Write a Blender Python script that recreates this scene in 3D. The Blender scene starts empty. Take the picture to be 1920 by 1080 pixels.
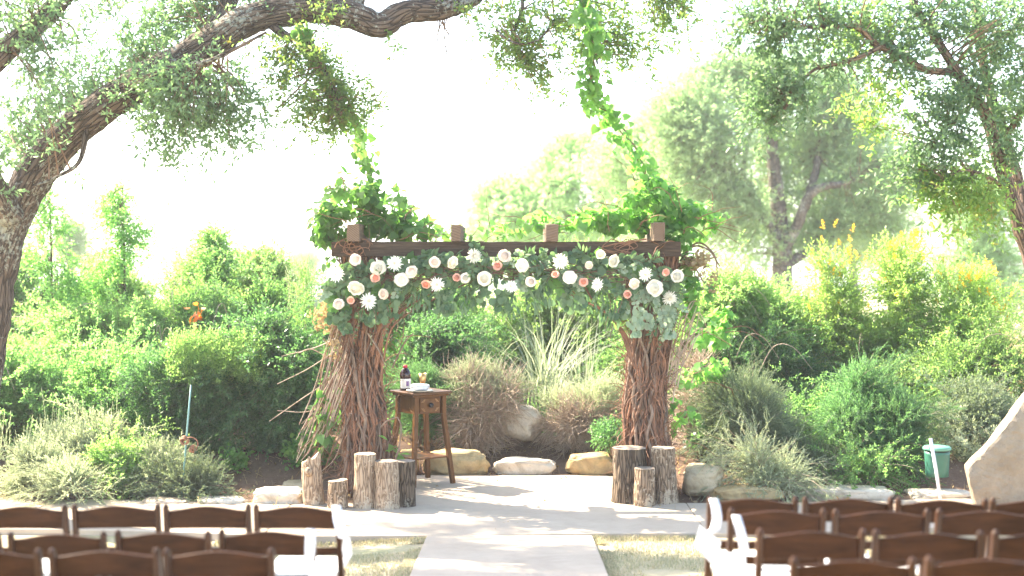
import bpy, math, random
import numpy as np
from mathutils import Vector, Matrix, noise as mn

random.seed(7)
RNG = np.random.default_rng(11)
C = bpy.context.scene.collection
SC = bpy.context.scene

# ------------------------------------------------------------------ camera, sky, sun, exposure
F, PX0, PY0, CAMH = 2667.0, 960.0, 490.0, 2.25     # focal length in photo pixels, horizon, eye height above the patio
cam = bpy.data.objects.new('camera', bpy.data.cameras.new('camera'))
C.objects.link(cam)
cam.location = (0, 0, CAMH)
cam.rotation_euler = (math.radians(90), 0, 0)
cam.data.sensor_width = 36; cam.data.lens = 50
cam.data.shift_y = (490 - 540) / 1920.0
cam.data.clip_start = 0.1; cam.data.clip_end = 6000
cam.data.dof.use_dof = True
cam.data.dof.focus_distance = 13.4
cam.data.dof.aperture_fstop = 1.4
SC.camera = cam

SUN = Vector((-0.62, 0.40, 0.68)).normalized()
w = bpy.data.worlds.new('World'); SC.world = w; w.use_nodes = True
nt = w.node_tree
bg = nt.nodes['Background']
sky = nt.nodes.new('ShaderNodeTexSky'); sky.sky_type = 'NISHITA'; sky.sun_disc = False
sky.sun_elevation = math.asin(SUN.z); sky.sun_rotation = math.atan2(SUN.x, SUN.y)
sky.dust_density = 1.5; sky.air_density = 1.0; sky.ozone_density = 1.0; sky.altitude = 200
nt.links.new(sky.outputs[0], bg.inputs[0]); bg.inputs[1].default_value = 0.15
sl = bpy.data.lights.new('sun', 'SUN'); sl.energy = 5.0; sl.angle = math.radians(0.53); sl.color = (1, 0.91, 0.77)
so = bpy.data.objects.new('sun', sl); C.objects.link(so)
so.rotation_euler = (-SUN).to_track_quat('-Z', 'Y').to_euler()
SC.view_settings.view_transform = 'Standard'; SC.view_settings.look = 'None'
SC.view_settings.gamma = 1.0; SC.view_settings.use_curve_mapping = False
SC.view_settings.exposure = 2.55
SC.view_settings.use_white_balance = True; SC.view_settings.white_balance_temperature = 7000; SC.view_settings.white_balance_tint = 10
SC.render.engine = 'CYCLES'
SC.cycles.use_denoising = True
SC.cycles.max_bounces = 8; SC.cycles.transmission_bounces = 5; SC.cycles.volume_bounces = 0
SC.cycles.transparent_max_bounces = 8

# ------------------------------------------------------------------ helpers
def P(px, py, d):
    """the point at distance d that the photo shows at pixel px, py (1920 x 1080)"""
    return Vector(((px - PX0) * d / F, d, CAMH + (PY0 - py) * d / F))
def sstep(a, b, x):
    t = min(1, max(0, (x - a) / (b - a))); return t * t * (3 - 2 * t)
def tag(o, label=None, cat=None, group=None, kind=None):
    if label: o['label'] = label
    if cat: o['category'] = cat
    if group: o['group'] = group
    if kind: o['kind'] = kind
    return o
def link(o, parent=None):
    C.objects.link(o)
    if parent: o.parent = parent
    return o
def thing(name, label, cat, loc=(0, 0, 0), rz=0, group=None):
    o = bpy.data.objects.new(name, None); C.objects.link(o)
    o.empty_display_size = 0.1
    o.location = loc; o.rotation_euler = (0, 0, rz)
    return tag(o, label, cat, group)
class MB:
    def __init__(s): s.v = []; s.f = []; s.uv = None; s.m = []
    def add(s, vs, fs):
        n = len(s.v); s.v += [tuple(v) for v in vs]; s.f += [tuple(i + n for i in f) for f in fs]
    def box(s, c, size, M=None):
        x, y, z = [q / 2 for q in size]; c = Vector(c)
        vs = [Vector((sx * x, sy * y, sz * z)) for sx in (-1, 1) for sy in (-1, 1) for sz in (-1, 1)]
        if M is not None: vs = [M @ v for v in vs]
        s.add([v + c for v in vs], [(0, 1, 3, 2), (4, 6, 7, 5), (0, 4, 5, 1), (2, 3, 7, 6), (0, 2, 6, 4), (1, 5, 7, 3)])
    def bar(s, a, b, w, d, ref=(0, 1, 0), taper=1.0):
        a, b = Vector(a), Vector(b); t = (b - a).normalized(); r = Vector(ref)
        x = t.cross(r).normalized(); y = x.cross(t).normalized()
        vs = []
        for p, k in ((a, 1), (b, taper)):
            vs += [p + x * (sx * w / 2 * k) + y * (sy * d / 2 * k) for sx, sy in ((-1, -1), (1, -1), (1, 1), (-1, 1))]
        s.add(vs, [(0, 1, 2, 3), (7, 6, 5, 4), (0, 4, 5, 1), (1, 5, 6, 2), (2, 6, 7, 3), (3, 7, 4, 0)])
    def tube(s, pts, rad, n=8, cap=True, bump=None):
        pts = [Vector(p) for p in pts]; k = len(pts)
        if not hasattr(rad, '__len__'): rad = [rad] * k
        t0 = (pts[1] - pts[0]).normalized()
        x = t0.orthogonal().normalized(); base = len(s.v)
        for i, p in enumerate(pts):
            t = (pts[min(k - 1, i + 1)] - pts[max(0, i - 1)]).normalized()
            x = (x - t * x.dot(t)).normalized(); y = t.cross(x)
            for j in range(n):
                a = 2 * math.pi * j / n
                dv = x * math.cos(a) + y * math.sin(a)
                r = rad[i]
                q = p + dv * r
                if bump: q = p + dv * (r * bump(q, a, i))
                s.v.append(tuple(q))
        for i in range(k - 1):
            for j in range(n):
                a = base + i * n + j; b = base + i * n + (j + 1) % n
                s.f.append((a, b, b + n, a + n))
        if cap:
            s.f.append(tuple(base + j for j in range(n))[::-1])
            s.f.append(tuple(base + (k - 1) * n + j for j in range(n)))
    def lathe(s, prof, c=(0, 0, 0), n=24):
        c = Vector(c); base = len(s.v)
        for r, z in prof:
            for j in range(n):
                a = 2 * math.pi * j / n
                s.v.append(tuple(c + Vector((r * math.cos(a), r * math.sin(a), z))))
        for i in range(len(prof) - 1):
            for j in range(n):
                a = base + i * n + j; b = base + i * n + (j + 1) % n
                s.f.append((a, b, b + n, a + n))
        s.f.append(tuple(base + j for j in range(n))[::-1])
        s.f.append(tuple(base + (len(prof) - 1) * n + j for j in range(n)))
    def mesh(s, name, mat, smooth=False, bevel=0):
        me = bpy.data.meshes.new(name); me.from_pydata(s.v, [], s.f)
        if mat: me.materials.append(mat)
        if smooth: me.polygons.foreach_set('use_smooth', [True] * len(me.polygons))
        me.update(); return me
    def obj(s, name, mat, parent=None, smooth=False, bevel=0, angle=None):
        o = bpy.data.objects.new(name, s.mesh(name, mat, smooth)); link(o, parent)
        if bevel:
            b = o.modifiers.new('bevel', 'BEVEL'); b.width = bevel; b.segments = 2; b.limit_method = 'ANGLE'
        return o
def fast_mesh(name, verts, faces, mat, smooth=False):
    """verts (n,3), faces (m,k) numpy"""
    me = bpy.data.meshes.new(name)
    m, k = faces.shape
    me.vertices.add(len(verts)); me.vertices.foreach_set('co', np.ascontiguousarray(verts, dtype=np.float32).ravel())
    me.loops.add(m * k); me.loops.foreach_set('vertex_index', faces.astype(np.int32).ravel())
    me.polygons.add(m); me.polygons.foreach_set('loop_start', np.arange(0, m * k, k, dtype=np.int32))
    if smooth: me.polygons.foreach_set('use_smooth', np.ones(m, dtype=bool))
    me.materials.append(mat); me.update(calc_edges=True)
    return me
def catmull(pts, n):
    pts = [Vector(p) for p in pts]; q = [2 * pts[0] - pts[1]] + pts + [2 * pts[-1] - pts[-2]]; out = []
    for i in range(1, len(q) - 2):
        for k in range(n):
            t = k / n; a, b, c, d = q[i - 1], q[i], q[i + 1], q[i + 2]
            out.append(0.5 * ((2 * b) + (c - a) * t + (2 * a - 5 * b + 4 * c - d) * t * t + (3 * b - a - 3 * c + d) * t ** 3))
    out.append(pts[-1]); return out
def lerp_list(vals, n):
    out = []
    for i in range(len(vals) - 1):
        for k in range(n): out.append(vals[i] + (vals[i + 1] - vals[i]) * k / n)
    out.append(vals[-1]); return out

# ------------------------------------------------------------------ materials
def newmat(name):
    m = bpy.data.materials.new(name); m.use_nodes = True
    t = m.node_tree; return m, t, t.nodes['Principled BSDF'], t.nodes['Material Output']
def N(t, kind, **kw):
    n = t.nodes.new(kind)
    for k, v in kw.items():
        if k in n.inputs.keys() if isinstance(k, str) else False: n.inputs[k].default_value = v
        else: setattr(n, k, v)
    return n
def ramp(t, stops, fac):
    r = t.nodes.new('ShaderNodeValToRGB'); e = r.color_ramp.elements
    while len(e) < len(stops): e.new(0.5)
    for i, (p, c) in enumerate(stops):
        e[i].position = p; e[i].color = (*c, 1)
    t.links.new(fac, r.inputs[0]); return r.outputs[0]
def coords(t, scale=(1, 1, 1), kind='Object'):
    tc = t.nodes.new('ShaderNodeTexCoord'); mp = t.nodes.new('ShaderNodeMapping')
    mp.inputs['Scale'].default_value = scale; t.links.new(tc.outputs[kind], mp.inputs[0]); return mp.outputs[0]
def noise(t, vec, scale, detail=6, rough=0.6, dist=0.0):
    n = t.nodes.new('ShaderNodeTexNoise'); n.inputs['Scale'].default_value = scale; n.inputs['Detail'].default_value = detail
    n.inputs['Roughness'].default_value = rough; n.inputs['Distortion'].default_value = dist
    t.links.new(vec, n.inputs['Vector']); return n.outputs[0]
def bump(t, bsdf, h, strength=0.5, dist=0.01):
    b = t.nodes.new('ShaderNodeBump'); b.inputs['Strength'].default_value = strength; b.inputs['Distance'].default_value = dist
    t.links.new(h, b.inputs['Height']); t.links.new(b.outputs[0], bsdf.inputs['Normal'])
def mixc(t, fac, a, b, mode='MIX'):
    m = t.nodes.new('ShaderNodeMix'); m.data_type = 'RGBA'; m.blend_type = mode
    for s, i in ((fac, 0), (a, 6), (b, 7)):
        if isinstance(s, (int, float)): m.inputs[i].default_value = s
        elif isinstance(s, tuple): m.inputs[i].default_value = (*s, 1)
        else: t.links.new(s, m.inputs[i])
    return m.outputs[2]
def leafmat(name, a, b, trans=None, tfac=0.45, rough=0.5, spec=0.35, c=None):
    """leaf: colour from a to b from leaf to leaf, part of the light passes through"""
    m, t, p, out = newmat(name)
    g = t.nodes.new('ShaderNodeNewGeometry')
    stops = [(0.0, a), (1.0, b)] if c is None else [(0.0, a), (0.86, b), (1.0, c)]
    col = ramp(t, stops, g.outputs['Random Per Island'])
    oi = t.nodes.new('ShaderNodeObjectInfo'); hs = t.nodes.new('ShaderNodeHueSaturation')
    mr = t.nodes.new('ShaderNodeMapRange'); mr.inputs['To Min'].default_value = 0.8; mr.inputs['To Max'].default_value = 1.25
    t.links.new(oi.outputs['Random'], mr.inputs[0]); t.links.new(mr.outputs[0], hs.inputs['Value']); t.links.new(col, hs.inputs['Color'])
    col = hs.outputs[0]
    t.links.new(col, p.inputs['Base Color']); p.inputs['Roughness'].default_value = rough
    p.inputs['Specular IOR Level'].default_value = spec
    tr = t.nodes.new('ShaderNodeBsdfTranslucent')
    tc = mixc(t, 1.0, col, tuple(1.2 * q for q in (trans or (1.9, 1.8, 0.8))), 'MULTIPLY')
    t.links.new(tc, tr.inputs[0])
    mx = t.nodes.new('ShaderNodeMixShader'); mx.inputs[0].default_value = tfac * 1.12
    t.links.new(p.outputs[0], mx.inputs[1]); t.links.new(tr.outputs[0], mx.inputs[2]); t.links.new(mx.outputs[0], out.inputs[0])
    return m
def plain(name, col, rough=0.5, metal=0.0, spec=0.5, var=0.0, scale=8, bstr=0.0, coat=0.0):
    m, t, p, out = newmat(name)
    v = coords(t)
    n = noise(t, v, scale)
    c = ramp(t, [(0.3, tuple(x * (1 - var) for x in col)), (0.7, tuple(min(1, x * (1 + var)) for x in col))], n)
    t.links.new(c, p.inputs['Base Color'])
    p.inputs['Roughness'].default_value = rough; p.inputs['Metallic'].default_value = metal
    p.inputs['Specular IOR Level'].default_value = spec; p.inputs['Coat Weight'].default_value = coat
    if bstr: bump(t, p, noise(t, v, scale * 4), bstr, 0.01)
    return m
def wood(name, a, b, axis=0, scale=6, rough=0.5, coat=0.0, bstr=0.3, spec=0.5, stretch=14):
    m, t, p, out = newmat(name)
    s = [stretch] * 3; s[axis] = 1.0
    v = coords(t, tuple(s))
    oi = t.nodes.new('ShaderNodeObjectInfo'); ad = t.nodes.new('ShaderNodeVectorMath'); ad.operation = 'ADD'
    sc_ = t.nodes.new('ShaderNodeVectorMath'); sc_.operation = 'SCALE'; sc_.inputs['Scale'].default_value = 40.0
    cx = t.nodes.new('ShaderNodeCombineXYZ')
    for i in range(3): t.links.new(oi.outputs['Random'], cx.inputs[i])
    t.links.new(cx.outputs[0], sc_.inputs[0]); t.links.new(v, ad.inputs[0]); t.links.new(sc_.outputs[0], ad.inputs[1])
    n = noise(t, ad.outputs[0], scale, 8, 0.65, 0.4)
    c = ramp(t, [(0.28, a), (0.72, b)], n)
    t.links.new(c, p.inputs['Base Color']); p.inputs['Roughness'].default_value = rough
    p.inputs['Coat Weight'].default_value = coat; p.inputs['Coat Roughness'].default_value = 0.18
    p.inputs['Specular IOR Level'].default_value = spec
    if bstr: bump(t, p, n, bstr, 0.01)
    return m
def barkmat(name, dark, light, lichen=None, scale=1.0, along=(1, 1, 0.16), lich_amt=0.55, bstr=0.9, dist=0.03, limb=False):
    m, t, p, out = newmat(name)
    if limb:
        at = t.nodes.new('ShaderNodeAttribute'); at.attribute_name = 'bark'; mp = t.nodes.new('ShaderNodeMapping'); mp.inputs['Scale'].default_value = along
        t.links.new(at.outputs['Vector'], mp.inputs[0]); v = mp.outputs[0]
        nd = t.nodes.new('ShaderNodeTexNoise'); nd.inputs['Scale'].default_value = 9; t.links.new(v, nd.inputs['Vector'])
        va = t.nodes.new('ShaderNodeVectorMath'); va.operation = 'MULTIPLY_ADD'; va.inputs[1].default_value = (.09, .09, .09); t.links.new(nd.outputs['Color'], va.inputs[0]); t.links.new(v, va.inputs[2]); v = va.outputs[0]
    else: v = coords(t, along)
    n = noise(t, v, 22 * scale, 8, 0.7, 0.6)
    vor = t.nodes.new('ShaderNodeTexVoronoi'); vor.feature = 'DISTANCE_TO_EDGE'; vor.inputs['Scale'].default_value = 26 * scale
    t.links.new(v, vor.inputs['Vector'])
    ve = ramp(t, [(0.0, (0, 0, 0)), (0.16, (1, 1, 1))], vor.outputs['Distance'])
    h = mixc(t, 0.6, n, ve)
    c = ramp(t, [(0.15, dark), (0.8, light)], h)
    if lichen:
        v2 = coords(t)
        big = noise(t, v2, 2.2, 3); fine = noise(t, v2, 26, 6, 0.75)
        mul = t.nodes.new('ShaderNodeMath'); mul.operation = 'MULTIPLY_ADD'; mul.inputs[1].default_value = 0.7
        t.links.new(big, mul.inputs[0]); t.links.new(fine, mul.inputs[2])
        msk = ramp(t, [(lich_amt + 0.36, (0, 0, 0)), (lich_amt + 0.41, (1, 1, 1))], mul.outputs[0])
        c = mixc(t, msk, c, lichen)
    t.links.new(c, p.inputs['Base Color']); p.inputs['Roughness'].default_value = 0.9; p.inputs['Specular IOR Level'].default_value = 0.2
    bump(t, p, h, bstr, dist)
    return m

M = {}
M['oak_leaf'] = leafmat('oak_leaf', (0.085, 0.14, 0.09), (0.165, 0.22, 0.14), (1.5, 1.85, 1.05), 0.5, 0.42, 0.55)
M['oak_leaf_pale'] = leafmat('oak_leaf_pale', (0.09, 0.15, 0.065), (0.17, 0.225, 0.10), (2.0, 2.3, 1.0), 0.58, 0.5, 0.4, (0.20, 0.14, 0.06))
M['vine_leaf'] = leafmat('vine_leaf', (0.075, 0.175, 0.06), (0.15, 0.255, 0.10), (1.9, 2.15, 1.0), 0.55, 0.45, 0.4)
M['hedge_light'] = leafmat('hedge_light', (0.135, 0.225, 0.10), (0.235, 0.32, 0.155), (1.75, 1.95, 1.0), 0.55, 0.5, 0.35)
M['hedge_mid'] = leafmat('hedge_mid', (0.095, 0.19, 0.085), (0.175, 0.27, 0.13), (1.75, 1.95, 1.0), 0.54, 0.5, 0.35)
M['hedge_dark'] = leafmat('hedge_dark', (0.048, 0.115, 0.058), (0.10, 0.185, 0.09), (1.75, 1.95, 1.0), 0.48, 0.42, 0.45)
M['sapling'] = leafmat('sapling', (0.10, 0.205, 0.09), (0.18, 0.285, 0.13), (1.8, 2.0, 1.0), 0.56, 0.4, 0.5)
M['grey_leaf'] = leafmat('grey_leaf', (0.30, 0.35, 0.24), (0.46, 0.50, 0.37), (1.2, 1.2, 0.9), 0.42, 0.8, 0.2)
M['rosemary'] = leafmat('rosemary', (0.12, 0.17, 0.11), (0.22, 0.27, 0.18), (1.5, 1.5, 0.9), 0.3, 0.7, 0.25)
M['feather'] = leafmat('feather', (0.075, 0.165, 0.08), (0.15, 0.25, 0.13), (1.5, 1.7, 0.95), 0.45, 0.6, 0.3)
M['yellow_bush'] = leafmat('yellow_bush', (0.16, 0.25, 0.09), (0.27, 0.35, 0.15), (1.75, 1.9, 0.95), 0.56, 0.45, 0.4)
M['far_oak'] = leafmat('far_oak', (0.24, 0.33, 0.21), (0.36, 0.45, 0.29), (1.4, 1.6, 1.05), 0.52, 0.6, 0.4)  # leaf colour paled to stand in for part of the distance haze
M['dry_leaf'] = leafmat('dry_leaf', (0.30, 0.23, 0.14), (0.42, 0.34, 0.22), (1.4, 1.2, 0.8), 0.35, 0.8, 0.2)
M['straw'] = leafmat('straw', (0.42, 0.35, 0.24), (0.54, 0.46, 0.33), (1.3, 1.2, 0.8), 0.35, 0.8, 0.2)
M['reed'] = leafmat('reed', (0.17, 0.24, 0.14), (0.46, 0.47, 0.38), (1.15, 1.2, 0.9), 0.4, 0.5, 0.4)
M['euc'] = leafmat('euc', (0.055, 0.115, 0.06), (0.165, 0.24, 0.14), (1.5, 1.8, 1.0), 0.3, 0.6, 0.4)
M['euc_pale'] = leafmat('euc_pale', (0.17, 0.25, 0.18), (0.29, 0.36, 0.28), (1.4, 1.4, 1.0), 0.3, 0.6, 0.4)
M['orange_leaf'] = leafmat('orange_leaf', (0.55, 0.16, 0.03), (0.62, 0.26, 0.05), (1.5, 1.2, 0.8), 0.45, 0.5, 0.3)
M['yellow_flower'] = leafmat('yellow_flower', (0.75, 0.42, 0.03), (0.85, 0.58, 0.08), (1.2, 1.1, 0.8), 0.4, 0.5, 0.3)
M['grass'] = leafmat('grass', (0.24, 0.25, 0.14), (0.46, 0.39, 0.28), (1.1, 1.05, 0.9), 0.35, 0.6, 0.3)
M['petal_white'] = leafmat('petal_white', (0.80, 0.77, 0.68), (0.84, 0.81, 0.73), (1.1, 1.1, 1.0), 0.25, 0.6, 0.2)
M['petal_spider'] = leafmat('petal_spider', (0.82, 0.81, 0.76), (0.86, 0.85, 0.80), (1.1, 1.1, 1.0), 0.25, 0.6, 0.2)
M['petal_blush'] = leafmat('petal_blush', (0.80, 0.66, 0.58), (0.84, 0.72, 0.63), (1.1, 1.0, 0.9), 0.25, 0.6, 0.2)
M['petal_pale'] = leafmat('petal_pale', (0.80, 0.72, 0.64), (0.83, 0.77, 0.69), (1.1, 1.05, 0.95), 0.25, 0.6, 0.2)
M['petal_blush_in'] = leafmat('petal_blush_in', (0.80, 0.60, 0.52), (0.82, 0.66, 0.57), (1.1, 1.0, 0.9), 0.25, 0.6, 0.2)
M['petal_cream_in'] = leafmat('petal_cream_in', (0.82, 0.77, 0.62), (0.84, 0.80, 0.68), (1.1, 1.0, 0.9), 0.25, 0.6, 0.2)
M['petal_coral'] = leafmat('petal_coral', (0.78, 0.46, 0.37), (0.80, 0.53, 0.43), (1.1, 0.9, 0.8), 0.25, 0.6, 0.2)
M['petal_coral_in'] = leafmat('petal_coral_in', (0.72, 0.30, 0.21), (0.76, 0.36, 0.26), (1.1, 0.9, 0.8), 0.25, 0.6, 0.2)
M['twig'] = plain('twig', (0.14, 0.085, 0.055), 0.8, var=0.4, scale=12)
M['twig_pale'] = plain('twig_pale', (0.42, 0.32, 0.24), 0.8, var=0.35, scale=12)
M['cane'] = plain('cane', (0.40, 0.30, 0.22), 0.7, var=0.3, scale=6)
M['vine_stem'] = plain('vine_stem', (0.125, 0.066, 0.040), 0.75, var=0.55, scale=9, bstr=0.5)
M['vine_stem_red'] = plain('vine_stem_red', (0.215, 0.10, 0.055), 0.7, var=0.45, scale=9, bstr=0.5)
M['vine_stem_grey'] = plain('vine_stem_grey', (0.21, 0.145, 0.105), 0.8, var=0.45, scale=9, bstr=0.5)
M['oak_bark'] = barkmat('oak_bark', (0.022, 0.016, 0.013), (0.115, 0.085, 0.066), (0.24, 0.25, 0.215), 1.1, (1, 1, 0.16), 0.56, 0.9, 0.03, True)
M['tree_bark'] = barkmat('tree_bark', (0.05, 0.035, 0.028), (0.22, 0.15, 0.11), None, 1.5, (1, 1, 0.16), limb=True)
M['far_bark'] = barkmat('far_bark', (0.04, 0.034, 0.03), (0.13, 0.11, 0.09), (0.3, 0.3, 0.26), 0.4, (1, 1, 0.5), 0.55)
M['log_pale'] = barkmat('log_pale', (0.15, 0.10, 0.065), (0.40, 0.30, 0.21), (0.48, 0.39, 0.29), 1.6, (1, 1, 0.14), 0.53, 0.8, 0.015)
M['log_mid'] = barkmat('log_mid', (0.085, 0.056, 0.036), (0.28, 0.20, 0.135), (0.42, 0.34, 0.25), 1.5, (1, 1, 0.16), 0.52, 0.9, 0.018)
M['log_dark'] = barkmat('log_dark', (0.034, 0.024, 0.017), (0.17, 0.125, 0.088), (0.27, 0.24, 0.18), 1.5, (1, 1, 0.12), 0.62, 1.0, 0.02)
M['beam'] = wood('beam', (0.028, 0.019, 0.014), (0.11, 0.076, 0.055), 0, 5, 0.85, 0, 0.7, 0.2, 16)
M['rafter'] = wood('rafter', (0.10, 0.068, 0.05), (0.25, 0.18, 0.135), 1, 5, 0.85, 0, 0.6, 0.2, 12)
M['post'] = wood('post', (0.05, 0.034, 0.025), (0.14, 0.10, 0.075), 2, 5, 0.85, 0, 0.6, 0.2, 12)
M['chair'] = wood('chair', (0.014, 0.0050, 0.0018), (0.062, 0.0235, 0.0085), 0, 4, 0.45, 0.0, 0.05, 0.06, 10)
M['chair_v'] = wood('chair_v', (0.016, 0.0055, 0.002), (0.066, 0.025, 0.009), 2, 4, 0.36, 0.0, 0.05, 0.2, 10)
M['pad'] = plain('pad', (0.80, 0.79, 0.77), 0.45, var=0.02)
M['paper'] = plain('paper', (0.80, 0.80, 0.79), 0.7, var=0.02)
M['ribbon'] = plain('ribbon', (0.80, 0.80, 0.83), 0.35, var=0.02)
M['stand'] = wood('stand', (0.075, 0.027, 0.006), (0.16, 0.068, 0.018), 2, 5, 0.45, 0.05, 0.1, 0.3, 12)
M['stand_top'] = wood('stand_top', (0.06, 0.025, 0.010), (0.13, 0.06, 0.026), 0, 5, 0.42, 0.05, 0.1, 0.5, 12)
M['inlay'] = plain('inlay', (0.36, 0.20, 0.09), 0.5, var=0.1)
M['dark_metal'] = plain('dark_metal', (0.05, 0.05, 0.055), 0.3, 1.0)
M['gold'] = plain('gold', (0.78, 0.50, 0.22), 0.42, 0.9, var=0.05)
M['juice'] = plain('juice', (0.022, 0.004, 0.010), 0.08, 0.0, 0.6, 0.1)
M['red_cap'] = plain('red_cap', (0.52, 0.02, 0.05), 0.35)
M['plate'] = plain('plate', (0.62, 0.60, 0.56), 0.3)
M['foil'] = plain('foil', (0.62, 0.62, 0.66), 0.35, 0.35, bstr=0.4, scale=20, var=0.2)
M['label_paper'] = plain('label_paper', (0.72, 0.70, 0.68), 0.5)
M['label_purple'] = plain('label_purple', (0.16, 0.08, 0.22), 0.5)
M['teal_pole'] = plain('teal_pole', (0.17, 0.33, 0.31), 0.5, var=0.15)
M['rust'] = plain('rust', (0.30, 0.14, 0.08), 0.7, 0.3, var=0.4, scale=20)
M['white_pipe'] = plain('white_pipe', (0.62, 0.62, 0.68), 0.4, var=0.06)
M['bin_green'] = plain('bin_green', (0.035, 0.14, 0.10), 0.4, var=0.12)
M['bin_lid'] = plain('bin_lid', (0.12, 0.32, 0.23), 0.4, var=0.12)
def stone(name, a, b, pit=(0.10, 0.075, 0.05), moss=None):
    m, t, p, out = newmat(name)
    v = coords(t)
    oi = t.nodes.new('ShaderNodeObjectInfo')
    n = noise(t, v, 3.5, 8, 0.65); n2 = noise(t, v, 24, 8, 0.7)
    c = ramp(t, [(0.3, a), (0.7, b)], n)
    c = mixc(t, ramp(t, [(0.30, (0.75, 0.75, 0.75)), (0.40, (0, 0, 0))], n2), c, pit)
    c = mixc(t, ramp(t, [(0.48, (0, 0, 0)), (0.66, (0.7, 0.7, 0.7))], noise(t, v, 1.7, 9, 0.75, 1.0)), c, tuple(q * 2.0 for q in pit))
    if moss: c = mixc(t, ramp(t, [(0.52, (0, 0, 0)), (0.66, (0.8, 0.8, 0.8))], noise(t, v, 5.3, 6, 0.7)), c, moss)
    t.links.new(c, p.inputs['Base Color']); p.inputs['Roughness'].default_value = 0.9; p.inputs['Specular IOR Level'].default_value = 0.2
    bump(t, p, n2, 0.7, 0.02); return m
M['limestone'] = stone('limestone', (0.40, 0.31, 0.19), (0.56, 0.47, 0.33))
M['limestone_gold'] = stone('limestone_gold', (0.36, 0.24, 0.10), (0.54, 0.42, 0.24), moss=(0.26, 0.24, 0.14))
M['limestone_white'] = stone('limestone_white', (0.50, 0.43, 0.33), (0.64, 0.57, 0.47))
M['limestone_pink'] = stone('limestone_pink', (0.46, 0.34, 0.24), (0.60, 0.48, 0.37))
M['slab_stone'] = stone('slab_stone', (0.20, 0.155, 0.11), (0.36, 0.30, 0.23), (0.13, 0.10, 0.07))

def ground_mat():
    m, t, p, out = newmat('ground')
    v = coords(t)
    g = t.nodes.new('ShaderNodeSeparateXYZ'); t.links.new(v, g.inputs[0])
    n1 = noise(t, v, 1.1, 5); n2 = noise(t, v, 18, 8, 0.7); n3 = noise(t, v, 70, 4, 0.7)
    lawn = ramp(t, [(0.30, (0.42, 0.33, 0.22)), (0.50, (0.45, 0.38, 0.25)), (0.62, (0.33, 0.32, 0.17)), (0.75, (0.27, 0.28, 0.14))], mixc(t, 0.45, n1, n2))
    soil = ramp(t, [(0.30, (0.085, 0.052, 0.036)), (0.55, (0.17, 0.11, 0.078)), (0.75, (0.25, 0.18, 0.13))], mixc(t, 0.55, n2, n3))
    field = ramp(t, [(0.3, (0.36, 0.31, 0.18)), (0.7, (0.50, 0.44, 0.29))], mixc(t, 0.5, n1, n2))
    def edge(lo, hi, sock):
        mr = t.nodes.new('ShaderNodeMapRange'); mr.inputs['From Min'].default_value = lo; mr.inputs['From Max'].default_value = hi
        t.links.new(sock, mr.inputs[0]); return mr.outputs[0]
    c = mixc(t, edge(12.6, 12.9, g.outputs['Y']), lawn, soil)
    c = mixc(t, edge(21, 23, g.outputs['Y']), c, field)
    t.links.new(c, p.inputs['Base Color']); p.inputs['Roughness'].default_value = 0.95; p.inputs['Specular IOR Level'].default_value = 0.1
    bump(t, p, mixc(t, 0.5, n2, n3), 0.8, 0.03); return m
M['ground'] = ground_mat()
def concrete():
    m, t, p, out = newmat('concrete')
    v = coords(t)
    n1 = noise(t, v, 1.3, 5, 0.6); n2 = noise(t, v, 9, 8, 0.7); n3 = noise(t, v, 140, 3, 0.7)
    c = ramp(t, [(0.3, (0.38, 0.30, 0.225)), (0.7, (0.47, 0.385, 0.30))], mixc(t, 0.45, n1, n2))
    c = mixc(t, ramp(t, [(0.30, (0.45, 0.45, 0.45)), (0.42, (0, 0, 0))], n3), c, (0.27, 0.23, 0.2))
    st_ = noise(t, v, 0.8, 9, 0.72, 1.2)
    c = mixc(t, ramp(t, [(0.50, (0, 0, 0)), (0.68, (0.55, 0.55, 0.55))], st_), c, (0.30, 0.235, 0.18))
    t.links.new(c, p.inputs['Base Color']); p.inputs['Roughness'].default_value = 0.85; p.inputs['Specular IOR Level'].default_value = 0.25
    bump(t, p, n3, 0.25, 0.004); return m
M['concrete'] = concrete()
M['hill'] = plain('hill', (0.16, 0.20, 0.13), 0.95, var=0.2, scale=0.02, spec=0.1)

# ------------------------------------------------------------------ ground, patio, path, hills
SLOPE, YF = 0.054, 11.72
def patio_back(x):
    """y of the back edge of the patio at x"""
    a = abs(x - 0.02)
    return 13.25 + (14.98 - 13.25) * (1 - sstep(1.02, 1.42, a))
def gz(x, y):
    z = SLOPE * max(0.0, YF - y) - 0.035
    z -= 0.065 * sstep(0.7, 1.6, -x) * sstep(12.2, 11.2, y)
    if y > 12.8:
        b = patio_back(x) if abs(x) < 2 else 13.25
        z += 0.30 * sstep(b + 0.1, b + 1.7, y)
        if y > b + 0.1: z += 0.05 * mn.noise(Vector((x * 2.2, y * 2.2, 3))) + 0.02 * mn.noise(Vector((x * 9, y * 9, 1)))
    if y > 60: z -= 9 * sstep(60, 220, y)
    return z
def grid_lines(a, b, step, outer):
    l = list(np.arange(a, b + 1e-6, step)); return [-q for q in outer[::-1]] + l + outer if a < 0 else l + outer
xs = [-1600, -700, -300, -120, -60, -30, -18, -12] + list(np.arange(-9, 9.01, 0.16)) + [12, 18, 30, 60, 120, 300, 700, 1600]
ys = [-60, -20, -6, -2] + list(np.arange(0, 11.5, 0.5)) + list(np.arange(11.5, 19, 0.14)) + [20, 22, 25, 30, 38, 48, 60, 80, 110, 150, 220, 350, 600, 1100, 2500]
gv = np.array([(x, y, gz(x, y)) for y in ys for x in xs]); nx = len(xs)
gf = np.array([(j * nx + i, j * nx + i + 1, (j + 1) * nx + i + 1, (j + 1) * nx + i) for j in range(len(ys) - 1) for i in range(nx - 1)])
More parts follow.
